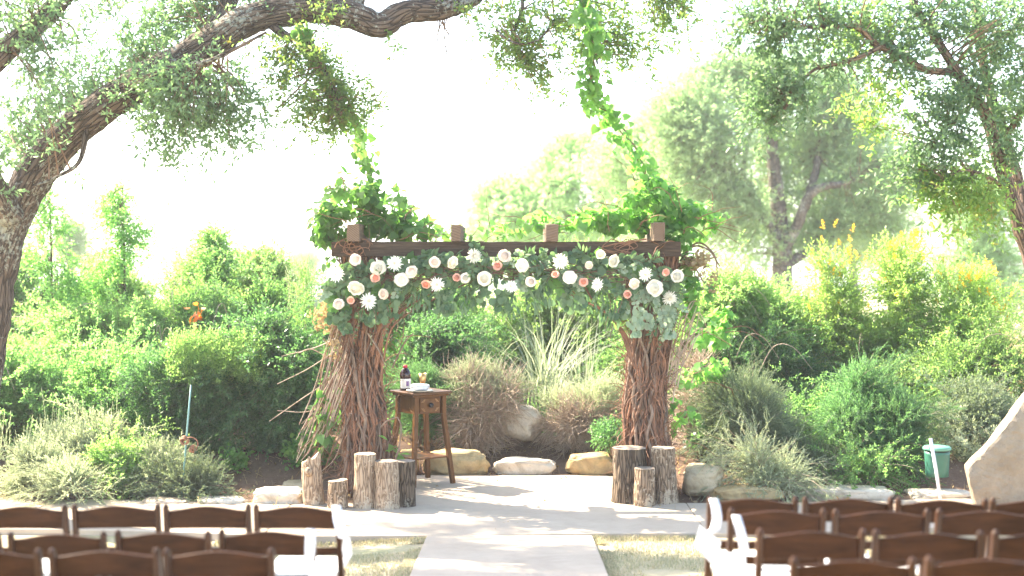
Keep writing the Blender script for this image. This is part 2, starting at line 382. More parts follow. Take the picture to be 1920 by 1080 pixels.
tag(link(bpy.data.objects.new('ground', fast_mesh('ground', gv, gf, M['ground'], True))), kind='structure')

def slab(name, outline, ztop, thick, mat, kind='structure', parent=None):
    mb = MB(); n = len(outline)
    top = [(x, y, ztop(x, y) if callable(ztop) else ztop) for x, y in outline]
    mb.add(top + [(x, y, z - thick) for x, y, z in top],
           [tuple(range(n)), tuple(range(2 * n - 1, n - 1, -1))] + [((i + 1) % n, i, i + n, (i + 1) % n + n) for i in range(n)])
    o = mb.obj(name, mat, parent, bevel=0.008)
    if kind: o['kind'] = kind
    return o
# patio: a wide band with an apse behind the arbour; front edge wavers a little; cut by control joints
def front(x):
    return YF + 0.05 * math.sin(x * 1.7) + (0.0 if abs(x) < 0.8 else 0.05 * sstep(0.8, 2.2, abs(x)) * (1 if x > 0 else -1.5)) + 0.35 * sstep(1.6, 4.5, abs(x))
def patio_piece(x0, x1):
    q = list(np.linspace(x0, x1, max(3, int((x1 - x0) / 0.12))))
    return [(x, front(x)) for x in q] + [(x, patio_back(x) if abs(x) < 2 else 13.25 + 0.3 * sstep(2, 5, abs(x))) for x in q[::-1]]
pj = [(-7, -2.05), (-2.044, 1.62), (1.626, 7)]
for a, b in pj: slab('patio', patio_piece(a, b), 0.0, 0.12, M['concrete'])
pz = lambda x, y: SLOPE * max(0, YF - y) - 0.002
for a, b in [(11.70, 9.2), (9.192, 6.2), (6.192, 3.2), (3.192, -1)]:
    slab('path', [(-0.70, a), (0.66, a), (0.66, b), (-0.70, b)][::-1] if a < b else [(-0.70, b), (0.66, b), (0.66, a), (-0.70, a)], pz, 0.1, M['concrete'])

mb = MB()
hx = list(np.linspace(-1400, 1400, 90)); rows = [(500, -6), (700, 0.3), (900, 1.0), (1300, -10)]
hv = []
for y, z in rows:
    for x in hx:
        hgt = z + (9 * (0.5 + 0.5 * mn.noise(Vector((x * 0.004, y * 0.01, 2)))) + 1.5 * mn.noise(Vector((x * 0.03, 0, 5)))) * (1 if z > 0 else 0) * (1.0 + 0.25 * (y > 800))
        hv.append((x, y, hgt))
hf = np.array([(j * 90 + i, j * 90 + i + 1, (j + 1) * 90 + i + 1, (j + 1) * 90 + i) for j in range(3) for i in range(89)])
tag(link(bpy.data.objects.new('hills', fast_mesh('hills', np.array(hv), hf, M['hill'], True))), kind='structure')

# ------------------------------------------------------------------ foliage toolkit
def leaf_shape(kind, L, W):
    """leaf along +Y, face +Z: verts, quads (a folded blade)"""
    if kind == 'needle':
        v = [(-W / 2, 0, 0), (W / 2, 0, 0), (W * .3, L, 0), (-W * .3, L, 0)]; f = [(0, 1, 2, 3)]
    elif kind == 'diamond':
        v = [(0, 0, 0), (W / 2, L * .48, W * .12), (0, L, -W * .12), (-W / 2, L * .48, W * .12)]; f = [(0, 1, 2, 3)]
    elif kind == 'oval':
        v = [(0, 0, 0), (W * .42, L * .28, W * .12), (W * .46, L * .62, W * .12), (0, L, -W * .15), (-W * .46, L * .62, W * .12), (-W * .42, L * .28, W * .12), (0, L * .45, 0)]
        f = [(0, 1, 2, 6), (6, 2, 3, 3), (0, 6, 4, 5), (6, 3, 3, 4)]
        v = v[:6]; f = [(0, 1, 2, 3), (0, 3, 4, 5)]
    elif kind == 'round':
        v = [(0, 0, 0), (W * .38, L * .14, W * .08), (W * .5, L * .5, W * .12), (W * .36, L * .86, W * .05), (0, L, -W * .06), (-W * .36, L * .86, W * .05), (-W * .5, L * .5, W * .12), (-W * .38, L * .14, W * .08), (0, L * .5, -W * .03)]
        f = [(0, 1, 2, 8), (8, 2, 3, 4), (0, 8, 6, 7), (8, 4, 5, 6)]
    elif kind == 'heart':
        v = [(0, L * .06, 0), (W * .3, -L * .06, W * .06), (W * .5, L * .2, W * .12), (W * .38, L * .6, W * .08), (0, L, -W * .22), (-W * .38, L * .6, W * .08), (-W * .5, L * .2, W * .12), (-W * .3, -L * .06, W * .06)]
        f = [(0, 1, 2, 3), (0, 3, 4, 4), (0, 7, 6, 5)]
        f = [(0, 1, 2, 3), (0, 3, 4, 5), (0, 5, 6, 7)]
    return np.array(v, float), np.array(f, int)
def rotm(axis, a): return np.array(Matrix.Rotation(a, 3, axis))
def sprig(kind, n, length, L, W, open_=0.9, stem=0.0, seed=0, size_var=0.25, spiral=2.4, droop=0.0):
    """a twig along +Z with n leaves; returns verts, quads"""
    r = random.Random(seed); V = []; Fc = []; nv = 0
    lv, lf = leaf_shape(kind, L, W)
    for i in range(n):
        t = (i + 0.6) / n
        s = 1 - size_var * r.random() - 0.25 * t
        a = i * spiral + r.uniform(-.4, .4)
        el = open_ * (1.1 - 0.6 * t) + r.uniform(-.25, .25)      # angle from the stem
        q = lv * s
        q = q @ rotm('Y', r.uniform(-.7, .7)).T
        q = q @ rotm('X', math.pi / 2 - el).T
        q = q @ rotm('Z', a).T
        q = q + np.array([droop * t * t, 0, t * length])
        V.append(q); Fc.append(lf + nv); nv += len(q)
    if stem:
        c = [(stem * math.cos(k * 2.094), stem * math.sin(k * 2.094)) for k in range(3)]
        q = np.array([(x, y, 0) for x, y in c] + [(x * .4 + droop, y * .4, length) for x, y in c])
        V.append(q); Fc.append(np.array([(0, 1, 4, 3), (1, 2, 5, 4), (2, 0, 3, 5)]) + nv)
    return np.vstack(V), np.vstack(Fc)
def frames(dirs, rng):
    d = dirs / np.maximum(1e-6, np.linalg.norm(dirs, axis=1, keepdims=True))
    r = rng.normal(size=d.shape); x = np.cross(r, d); x /= np.maximum(1e-6, np.linalg.norm(x, axis=1, keepdims=True))
    y = np.cross(d, x)
    return np.stack([x, y, d], axis=2)
def scatter(name, tmpl, pos, dirs, scale, mat, rng=RNG, parent=None):
    """copies of template(s) along dirs at pos, joined into one mesh"""
    tm = tmpl if isinstance(tmpl, list) else [tmpl]
    Vs, Fs, n0 = [], [], 0
    idx = rng.integers(0, len(tm), len(pos))
    R = frames(dirs, rng)
    for k, (tv, tf) in enumerate(tm):
        s = idx == k
        if not s.any(): continue
        v = np.einsum('nij,vj->nvi', R[s], tv) * np.asarray(scale)[s][:, None, None] + pos[s][:, None, :]
        m = v.shape[0]
        f = tf[None] + (np.arange(m) * len(tv))[:, None, None] + n0
        Vs.append(v.reshape(-1, 3)); Fs.append(f.reshape(-1, 4)); n0 += m * len(tv)
    if not Vs: return None
    o = bpy.data.objects.new(name, fast_mesh(name, np.vstack(Vs), np.vstack(Fs), mat))
    return link(o, parent)
SP = {}
SP['oak'] = [sprig('oval', 8, .19, .072, .030, 1.0, .0022, s) for s in range(4)]
SP['hedge'] = [sprig('diamond', 11, .22, .062, .027, 1.0, .0018, s + 10) for s in range(4)]
SP['hedge_fine'] = [sprig('diamond', 13, .20, .045, .020, 1.0, .0016, s + 20) for s in range(4)]
SP['round_small'] = [sprig('oval', 10, .15, .042, .026, 1.1, .002, s + 30) for s in range(3)]
SP['sapling'] = [sprig('oval', 10, .26, .072, .030, 1.0, .003, s + 40) for s in range(4)]
SP['grey'] = [sprig('needle', 20, .20, .034, .008, .8, .0025, s + 50) for s in range(4)]
SP['rosemary'] = [sprig('needle', 26, .24, .032, .005, .8, .003, s + 60) for s in range(4)]
SP['feather'] = [sprig('needle', 24, .22, .042, .008, .9, .0022, s + 70) for s in range(4)]
SP['yellow'] = [sprig('diamond', 10, .22, .062, .021, 1.0, .0022, s + 80) for s in range(4)]
SP['far'] = [sprig('diamond', 9, .30, .105, .05, 1.1, .004, s + 90) for s in range(4)]
SP['heart'] = [sprig('heart', 5, .16, .075, .07, 1.2, .003, s + 100) for s in range(3)]
SP['twigs'] = []
for s in range(4):
    r = random.Random(s); mbt = MB()
    for k in range(6):
        a = Vector((r.uniform(-.02, .02), r.uniform(-.02, .02), 0)); pts = [a]
        dv = Vector((r.uniform(-.5, .5), r.uniform(-.5, .5), 1)).normalized()
        for q in range(3):
            dv = (dv + Vector((r.uniform(-.5, .5), r.uniform(-.5, .5), r.uniform(-.4, .3)))).normalized(); pts.append(pts[-1] + dv * .09)
        mbt.tube(pts, [.0035, .003, .0022, .001], 3, False)
    SP['twigs'].append((np.array(mbt.v), np.array(mbt.f)))

def blob_points(n, c, r, rng, nclump=9, shell=0.55, flat=0.0):
    """points and outward directions in a lumpy crown of half size r about c"""
    c = np.array(c); r = np.array(r)
    # clump centres on an inner shell
    u = rng.normal(size=(nclump, 3)); u /= np.linalg.norm(u, axis=1, keepdims=True)
    cc = u * rng.uniform(.30, .93, (nclump, 1)); cr = rng.uniform(.16, .46, nclump)
    k = rng.choice(nclump, n, p=cr ** 2 / (cr ** 2).sum())
    d = rng.normal(size=(n, 3)); d /= np.linalg.norm(d, axis=1, keepdims=True)
    rad = rng.uniform(0, 1, n) ** (1 / 3 * (1 - shell) + 0.02)
    q = cc[k] + d * (cr[k] * rad)[:, None]
    p = c + q * r
    out = 0.75 * d + 0.5 * q
    return p, out

def bush(name, label, cat, box, d, leaf, mat, n, scale=1.0, nclump=10, up=0.5, stems=7, group=None, stem_mat='twig', depth=0.55, stem_r=.012, zbase=None, sprays=0, vase=0, spray_len=1.0, shell=.55, seed=None):
    """a shrub that fills the photo box (x0,x1,ytop,ybottom) at distance d"""
    x0, x1, yt, yb = box
    s = d / F
    cx = ((x0 + x1) / 2 - PX0) * s; rx = (x1 - x0) / 2 * s
    zt = CAMH + (PY0 - yt) * s
    zg = gz(cx, d) if zbase is None else zbase
    zb = max(zg + .02, CAMH + (PY0 - yb) * s)
    rz = (zt - zb) / 2
    rng = np.random.default_rng(abs(hash((x0, yt, d))) % 2**31 if seed is None else seed)
    if sprays: n = int(n * .54)
    root = thing(name, label, cat, (cx, d, zg), 0, group)
    c = (0, 0, (zt + zb) / 2 - zg); r = (rx, max(rx * depth, .25), rz)
    pos, out = blob_points(n, c, r, rng, nclump, shell)
    ok = pos[:, 2] > 0.01
    pos, out = pos[ok], out[ok]
    if vase:
        k_ = 1 - vase * np.clip(1 - pos[:, 2] / (zt - zg), 0, 1); pos[:, 0] *= k_; pos[:, 1] *= k_
    dirs = out + np.array([0, 0, up]) + rng.normal(size=pos.shape) * (.75 if leaf in ('grey', 'rosemary', 'feather', 'twigs') else .45)
    scatter('foliage', SP[leaf], pos, dirs, rng.uniform(.7, 1.2, len(pos)) * scale, M[mat], rng, root)
    if sprays:
        mbs = MB(); sp_, sd_ = [], []
        for i in range(sprays):
            q = pos[rng.integers(0, len(pos))]; o_ = (q - np.array(c)) / r
            if o_[2] < -.5: continue
            o_ = o_ / max(.2, np.linalg.norm(o_)); h = Vector((o_[0] + rng.normal() * .5, o_[1] * .8 - .25 + rng.normal() * .3, max(.1, o_[2]) * .9 + .45)).normalized()
            L = rng.uniform(.25, .62) * spray_len
            a = Vector(q) - h * .25; pts = [a]; dv = h.copy()
            for k in range(7):
                dv = (dv + Vector((rng.normal() * .10, rng.normal() * .10, -.17))).normalized(); pts.append(pts[-1] + dv * (L + .25) / 7)
            mbs.tube(pts, [.0045 - .0005 * k for k in range(8)], 3, False)
            for k in range(2, 8):
                for e in range(2):
                    sp_.append(tuple(pts[k] + Vector(rng.normal(size=3) * .02))); sd_.append(tuple((pts[k] - pts[k - 1]).normalized() + Vector(rng.normal(size=3) * .55)))
        if sp_:
            pos_s, dir_s = np.array(sp_), np.array(sd_)
            scatter('sprays', SP[leaf], pos_s, dir_s, rng.uniform(.65, 1.1, len(pos_s)) * scale, M[mat], rng, root)
            mbs.obj('spray_stems', M[stem_mat], root)
    if stems:
        mb = MB()
        for i in range(stems):
            tgt = pos[rng.integers(0, len(pos))]
            a = Vector((rng.uniform(-.2, .2) * rx, rng.uniform(-.2, .2) * rx, -.03)); b = Vector(tgt)
            m = (a + b) / 2 + Vector((rng.uniform(-.1, .1) * rx, rng.uniform(-.1, .1) * rx, .12 * rz))
            mb.tube(catmull([a, m, b], 5), lerp_list([stem_r, stem_r * .7, stem_r * .3], 5), 5, False)
        mb.obj('stems', M[stem_mat], root, True)
    root['_c'] = c; root['_r'] = r
    return root, c, r, rng

class Tree:
    """trunk and limbs given as tubes, twigs and leaves grown from them into blobs"""
    def __init__(s, name, label, cat, base, group=None):
        s.root = thing(name, label, cat, base, 0, group); s.base = Vector(base); s.anchors = []; s.tw = MB(); s.pos = []; s.dir = []
        s.rng = np.random.default_rng(abs(int(base[0] * 1000 + base[1] * 77)) + 5)
    def limb(s, name, pts, rad, mat, sides=12, seg=8, rough=0.10, anchor=True, freq=5):
        p = catmull([Vector(q) - s.base for q in pts], seg); r = lerp_list(rad, seg)
        mb = MB()
        bm_ = lambda q, a, i: 1 + rough * mn.noise(Vector((q.x * freq, q.y * freq, q.z * freq))) + rough * .7 * mn.noise(Vector((q.x * freq * 4, q.y * freq * 4, q.z * freq * 4)))
        mb.tube(p, r, sides, True, bm_)
        o = mb.obj(name, mat, s.root, True)
        arc = [0.0]
        for a_, b_ in zip(p, p[1:]): arc.append(arc[-1] + (b_ - a_).length)
        co = np.array([(math.cos(2 * math.pi * j / sides) * r[i] , math.sin(2 * math.pi * j / sides) * r[i], arc[i]) for i in range(len(p)) for j in range(sides)], dtype=np.float32)
        at = o.data.attributes.new('bark', 'FLOAT_VECTOR', 'POINT'); at.data.foreach_set('vector', co.ravel())
        if anchor: s.anchors += p[len(p) // 4:]
        return o
    def grow(s, blobs, twigs=18, per=20, tr=.006, jit=.07, droop=.15, t0=.3):
        rng = s.rng
        A = np.array([tuple(a) for a in s.anchors])
        for c, r, k in blobs:
            c = np.array(c) - np.array(s.base); r = np.array(r)
            for i in range(max(1, int(twigs * k))):
                u = rng.normal(size=3); u /= np.linalg.norm(u)
                tgt = c + u * r * rng.uniform(.25, 1.0) ** .5
                dd = np.linalg.norm(A - tgt, axis=1) + rng.uniform(0, .4, len(A))
                a = A[dd.argmin()]
                mid = (a + tgt) / 2 + rng.normal(size=3) * .12 * np.linalg.norm(tgt - a) + np.array([0, 0, .12 * np.linalg.norm(tgt - a)])
                ts = np.linspace(0, 1, 7)[:, None]
                pts = (1 - ts) ** 2 * a + 2 * ts * (1 - ts) * mid + ts ** 2 * tgt
                pts[:, 2] -= droop * np.linspace(0, 1, 7) ** 2 * np.linalg.norm(tgt - a) * .5
                s.tw.tube([Vector(q) for q in pts], [tr * (1.6 - 1.3 * j / 6) for j in range(7)], 4, False)
                # leaves crowd in the outer part of the twig, inside the blob
                L = max(.3, np.linalg.norm(tgt - a)); f0 = max(t0, 1 - 1.6 * r.max() / L)
                t = rng.uniform(f0, 1, per)[:, None]
                p = (1 - t) ** 2 * a + 2 * t * (1 - t) * mid + t ** 2 * tgt
                p[:, 2] -= (droop * t[:, 0] ** 2 * L * .5)
                p += rng.normal(size=p.shape) * jit
                tang = tgt - mid; tang /= max(1e-6, np.linalg.norm(tang))
                s.pos.append(p); s.dir.append(tang[None] * .6 + rng.normal(size=p.shape) * .6 + np.array([0, 0, .1]))
    def finish(s, leaf, mat, scale=1.0, twig_mat='twig'):
        pos = np.vstack(s.pos); dr = np.vstack(s.dir)
        scatter('crown', SP[leaf], pos, dr, s.rng.uniform(.7, 1.15, len(pos)) * scale, M[mat], s.rng, s.root)
        if s.tw.v: s.tw.obj('twigs', M[twig_mat], s.root)['kind'] = 'stuff'
        s.pos, s.dir, s.tw = [], [], MB()
def B(px, py, rx, ry, d, k=1.0, ds=0.0):
    """a leaf blob from the photo: centre, half sizes in pixels, distance, amount"""
    q = d / F
    return (tuple(P(px, py, d)), (rx * q, max(rx, ry) * q * .9 + ds, ry * q), k)

# ------------------------------------------------------------------ trees
# old live oak: trunk enters at the lower left, the limb sweeps across the top
D = 12.8
oak = Tree('oak_tree', 'old live oak with lichened bark leaning in from the left edge and arching over', 'tree', tuple(P(-60, 800, D)) [:2] + (gz(-4.9, D),))
tp = [P(-75, 965, D), P(-50, 800, D), P(-22, 640, D), P(-6, 520, D), P(22, 410, D - .05), P(88, 295, D - .1), P(165, 222, D - .15), P(255, 160, D - .2), P(345, 112, D - .2), P(410, 72, D - .15), P(460, 40, D - .1), P(530, 22, D), P(610, 18, D + .1), P(670, 32, D + .15), P(712, 46, D + .2), P(765, 22, D + .3), P(830, 16, D + .4), P(885, -6, D + .5), P(930, -60, D + .6)]
oak.limb('trunk', tp, [.28, .20, .165, .16, .165, .165, .16, .152, .146, .15, .14, .135, .13, .125, .12, .11, .10, .09, .06], M['oak_bark'], 28, 14, .14)
for pts, rad in [
    ([P(375, 98, D - .2), P(400, 55, D), P(425, 15, D + .2), P(450, -60, D + .4), P(500, -160, D + .6)], [.10, .085, .08, .07, .05]),
    ([P(-90, 200, D - .8), P(0, 105, D - .7), P(60, 55, D - .6), P(115, 0, D - .5), P(190, -90, D - .4)], [.11, .10, .095, .09, .07]),
    ([P(22, 410, D - .2), P(-40, 300, D - .6), P(-90, 200, D - .8), P(-200, 60, D - .9)], [.12, .11, .10, .06]),
    ([P(505, 45, D), P(540, 68, D - .2), P(562, 62, D - .3), P(590, 90, D - .4), P(618, 150, D - .45), P(640, 210, D - .4)], [.045, .035, .028, .022, .015, .008]),
    ([P(250, 165, D - .25), P(310, 130, D - .6), P(380, 118, D - .8), P(440, 92, D - .9), P(500, 60, D - .9)], [.035, .028, .022, .016, .01]),
    ([P(660, 20, D + .15), P(700, -60, D + .4), P(860, -130, D + .7), P(1000, -90, D + .8), P(1120, -40, D + .7), P(1250, -20, D + .9)], [.08, .075, .07, .055, .04, .02]),
    ([P(1060, -70, D + .8), P(1100, 0, D + .6), P(1112, 60, D + .5), P(1120, 120, D + .45)], [.03, .022, .016, .01]),
    ([P(960, -100, D + .8), P(980, 0, D + .5), P(965, 60, D + .4), P(975, 110, D + .4)], [.025, .018, .012, .007]),
    ([P(930, 55, D + .2), P(955, 76, D + .1), P(985, 82, D + .1), P(1015, 70, D + .15), P(1040, 35, D + .3)], [.008, .010, .010, .009, .008]),
    ([P(165, 222, D - .2), P(150, 300, D - .4), P(110, 330, D - .5), P(60, 350, D - .6)], [.03, .02, .014, .008])]:
    oak.limb('branch', pts, rad, M['oak_bark'], 10, 8, .12)
oak.grow([
    B(40, 30, 75, 55, D - .8, .9), B(60, 150, 80, 60, D - .9, 1.0), B(170, 60, 80, 60, D + .2, 1.0), B(130, 150, 60, 40, D + .2, .6),
    B(260, 45, 70, 60, D + .5, 1.3), B(280, 90, 60, 40, D + .4, 1.0), B(345, 25, 60, 45, D + .5, 1.1), B(30, 220, 60, 50, D + .5, .9),
    B(70, 225, 40, 30, D + .5, .6), B(165, 130, 55, 35, D + .5, .8), B(235, 165, 30, 14, D - .7, .25), B(345, 192, 80, 36, D - .7, 1.1), B(300, 235, 55, 36, D - .5, .8),
    B(350, 230, 60, 55, D - .5, 1.2), B(395, 270, 55, 35, D - .4, .7), B(430, 190, 45, 45, D - .5, .8), B(460, 240, 40, 30, D - .3, .5), B(300, 285, 30, 30, D - .4, .3),
    B(0, 300, 30, 40, D - .7, .4), B(60, 290, 50, 30, D + .6, .5),
    B(40, -60, 150, 60, D - .6, 1.2), B(300, -60, 150, 60, D - .2, 1.2), B(560, -50, 120, 45, D + .2, .8), B(445, -5, 60, 25, D + .4, .4)],
    16, 9, .006, .10)
oak.finish('oak', 'oak_leaf', 1.0)
oak.grow([
    B(520, 130, 50, 45, D - .3, .8), B(575, 120, 55, 50, D - .4, 1.1), B(610, 180, 55, 55, D - .4, 1.2), B(650, 200, 45, 45, D - .3, 1.0), B(570, 205, 45, 40, D - .3, .7),
    B(620, 240, 40, 30, D - .3, .6), B(510, 180, 40, 40, D - .3, .4), B(690, 205, 25, 30, D - .3, .25), B(600, 30, 60, 30, D - .3, .4),
    B(1000, 30, 85, 45, D + .5, 1.5), B(965, 90, 60, 45, D + .4, 1.2), B(1000, 130, 50, 35, D + .4, .9), B(1020, 165, 25, 18, D + .4, .25), B(930, 45, 40, 40, D + .3, .5),
    B(1060, 80, 45, 60, D + .4, .8), B(1120, 40, 70, 50, D + .6, 1.2), B(1190, 55, 60, 50, D + .8, 1.0), B(1250, 45, 60, 45, D + .9, 1.0), B(1210, 95, 40, 25, D + .8, .35), B(1170, 110, 35, 20, D + .7, .25), B(1300, 30, 45, 35, D + 1, .6),
    B(1080, -60, 200, 60, D + .7, 1.5), B(720, 75, 30, 25, D, .12), B(860, 30, 30, 30, D + .3, .12)],
    12, 8, .006, .085)
oak.finish('oak', 'oak_leaf_pale', .95)
# the rest of the crown spreads over and behind the frame's top edge and throws the dappled shade
for pts, rad in [
    ([P(-90, 200, D - .8), Vector((-6.2, 13.5, 5.2)), Vector((-7.0, 15, 6.6)), Vector((-7.4, 16.3, 7.6))], [.11, .10, .07, .04]),
    ([P(-200, 60, D - .9), Vector((-6.6, 10.6, 5.6)), Vector((-7.2, 8.6, 6.4)), Vector((-7.4, 6.6, 6.8))], [.08, .08, .06, .03]),
    ([P(450, -60, D + .4), Vector((-2.4, 14.0, 6.4)), Vector((-2.6, 14.8, 7.6)), Vector((-3.0, 15.4, 8.6))], [.07, .07, .05, .03]),
    ([P(700, -60, D + .4), Vector((-1.6, 11.6, 5.8)), Vector((-2.0, 9.6, 6.6)), Vector((-2.2, 7.4, 7.0))], [.06, .06, .05, .03])]:
    oak.limb('branch', pts, rad, M['oak_bark'], 8, 6, .12)
oak.grow([((-6.2, 15.2, 6.9), (1.2, 1.2, .7), 1.1), ((-7.6, 16.2, 7.6), (1.2, 1.2, .8), 1.0), ((-5.0, 15.8, 8.0), (1.1, 1.1, .7), .8), ((-3.4, 15.2, 7.9), (1.0, 1.2, .7), .6),
          ((-6.4, 12.6, 6.4), (.9, .8, .6), .55),
          ((-7.4, 8.2, 6.8), (1.2, 1.5, .7), 1.3), ((-7.0, 6.2, 7.0), (1.2, 1.3, .7), 1.2), ((-2.6, 8.6, 7.0), (1.4, 1.2, .7), 1.4), ((-2.2, 6.6, 7.2), (1.5, 1.2, .7), 1.4)], 16, 16, .007, .1)
oak.finish('oak', 'oak_leaf', 1.5)
# bare hanging twigs and small dead leaves under the limb
mb = MB(); r_ = random.Random(3)
for k in range(7):
    a = P(835 + r_.uniform(-18, 12), 30, D + .4) - oak.base
    pts = [a]; dv = Vector((r_.uniform(-.9, .6), r_.uniform(-.2, .2), -1)).normalized()
    for q in range(6):
        dv = (dv + Vector((r_.uniform(-.35, .35), 0, r_.uniform(-.4, .1)))).normalized(); pts.append(pts[-1] + dv * .085)
        if q > 1:
            e = pts[-1]; d2 = (dv + Vector((r_.uniform(-.8, .8), r_.uniform(-.3, .3), 0))).normalized()
            mb.tube([e, e + d2 * .07, e + d2 * .07 + Vector((0, 0, -.06))], [.003, .0022, .0012], 4, False)
    mb.tube(pts, [.007, .006, .005, .004, .003, .0025, .0015], 5, False)
mb.obj('dead_twigs', M['twig'], oak.root)

# right hand tree, trunk out of frame at the right
D = 11.6
rt = Tree('oak_tree', 'slender forked oak with warm brown stems reaching in at the right edge', 'tree', (P(1985, 900, D).x, D, gz(4.4, D)))
T1 = [P(1990, 960, D), P(1975, 700, D), P(1945, 520, D), P(1915, 425, D), P(1893, 362, D), P(1868, 285, D), P(1848, 215, D), P(1815, 165, D - .1), P(1785, 120, D - .1), P(1750, 65, D), P(1715, 10, D + .1), P(1680, -70, D + .2)]
rt.limb('trunk', T1, [.13, .10, .085, .075, .055, .05, .048, .042, .038, .034, .03, .02], M['tree_bark'], 16, 8, .12)
for pts, rad in [
    ([P(1920, 432, D), P(1912, 360, D + .2), P(1885, 260, D + .3), P(1862, 195, D + .3), P(1840, 100, D + .4), P(1830, 0, D + .5), P(1820, -80, D + .6)], [.06, .055, .05, .045, .04, .03, .02]),
    ([P(1790, 135, D - .1), P(1735, 130, D - .2), P(1680, 100, D - .3), P(1640, 82, D - .4), P(1605, 50, D - .5), P(1540, 52, D - .6), P(1490, 48, D - .7), P(1440, 35, D - .8)], [.034, .03, .028, .026, .02, .017, .013, .008]),
    ([P(1650, 88, D - .4), P(1610, 108, D - .5), P(1560, 122, D - .6), P(1525, 132, D - .7), P(1495, 165, D - .8), P(1470, 210, D - .8)], [.02, .018, .016, .013, .009, .006]),
    ([P(1835, 190, D), P(1800, 215, D - .2), P(1770, 245, D - .3), P(1745, 285, D - .3)], [.02, .016, .012, .007]),
    ([P(1893, 362, D), P(1850, 330, D - .4), P(1800, 320, D - .5), P(1760, 350, D - .5)], [.02, .015, .011, .006]),
    ([P(1885, 260, D + .3), P(1925, 190, D + .1), P(1960, 110, D)], [.03, .025, .015])]:
    rt.limb('branch', pts, rad, M['tree_bark'], 9, 7, .12)
rt.grow([
    B(1420, 40, 45, 35, D - .8, .8), B(1440, 85, 45, 25, D - .8, .8), B(1385, 75, 40, 35, D - .7, .5), B(1500, 30, 55, 30, D - .6, .9), B(1570, 40, 55, 35, D - .5, .9), B(1540, 105, 45, 20, D - .6, .6),
    B(1460, 155, 40, 25, D - .8, .8), B(1440, 190, 45, 40, D - .8, .9), B(1480, 215, 40, 30, D - .8, .6), B(1430, 240, 35, 20, D - .7, .4),
    B(1640, 30, 60, 40, D - .2, 1.0), B(1700, 70, 60, 45, D - .1, 1.2), B(1770, 30, 60, 50, D, 1.2), B(1620, 95, 40, 25, D - .4, .5), B(1700, 130, 50, 30, D - .3, .6),
    B(1850, 60, 60, 60, D + .2, 1.5), B(1900, 130, 50, 60, D, 1.3), B(1830, 160, 55, 50, D - .1, 1.5), B(1880, 220, 50, 50, D + .1, 1.2), B(1790, 200, 50, 40, D - .3, .9), B(1730, 200, 40, 35, D - .3, .4),
    B(1770, 265, 55, 35, D - .4, 1.1), B(1720, 290, 45, 35, D - .4, .8), B(1690, 320, 40, 25, D - .4, .5), B(1860, 290, 45, 30, D, .8), B(1910, 20, 40, 40, D - .4, 1.0), B(1650, 160, 40, 20, D - .4, .25), B(1560, 150, 40, 25, D - .6, .35),
    B(1560, -40, 220, 45, D - .3, 1.2), B(1850, -50, 120, 50, D + .1, 1.0)], 11, 8, .005, .085)
rt.finish('oak', 'oak_leaf', 1.0)
rt.grow([B(1790, 370, 55, 35, D - .4, .7), B(1840, 400, 40, 40, D - .2, .5), B(1740, 345, 35, 25, D - .4, .4), B(1800, 430, 20, 40, D - .4, .2), B(1590, 65, 60, 40, D, .5), B(1680, 200, 60, 50, D + .3, .4), B(1620, 190, 50, 35, D + .2, .3)], 14, 14, .005, .08)
rt.finish('oak', 'oak_leaf_pale', 1.0)

# big pale oak in the background, right of centre
D = 37.0
bt = Tree('oak_tree', 'large pale spreading oak with dark limbs standing behind the garden', 'tree', (P(1455, 560, D).x, D, gz(7, D)))
bt.limb('trunk', [P(1462, 645, D), P(1465, 560, D), P(1468, 480, D), P(1462, 420, D), P(1455, 350, D), P(1448, 280, D), P(1445, 210, D), P(1430, 150, D)], [.32, .27, .25, .22, .19, .16, .12, .06], M['far_bark'], 12, 6, .12)
for pts, rad in [
    ([P(1468, 480, D), P(1500, 410, D - .3), P(1515, 370, D - .4), P(1545, 350, D - .5), P(1580, 345, D - .5), P(1610, 330, D - .6)], [.16, .14, .12, .11, .09, .05]),
    ([P(1510, 390, D - .4), P(1530, 320, D), P(1540, 260, D + .4), P(1580, 200, D + .6)], [.12, .10, .08, .04]),
    ([P(1465, 470, D), P(1430, 400, D - .5), P(1395, 340, D - .8), P(1360, 300, D - 1), P(1330, 240, D - 1)], [.14, .12, .10, .07, .04]),
    ([P(1390, 335, D - .8), P(1400, 280, D - .6), P(1410, 240, D - .4)], [.08, .06, .03]),
    ([P(1470, 500, D), P(1560, 440, D + .5), P(1640, 390, D + 1), P(1700, 350, D + 1)], [.14, .11, .08, .04])]:
    bt.limb('branch', pts, rad, M['far_bark'], 8, 6, .1)
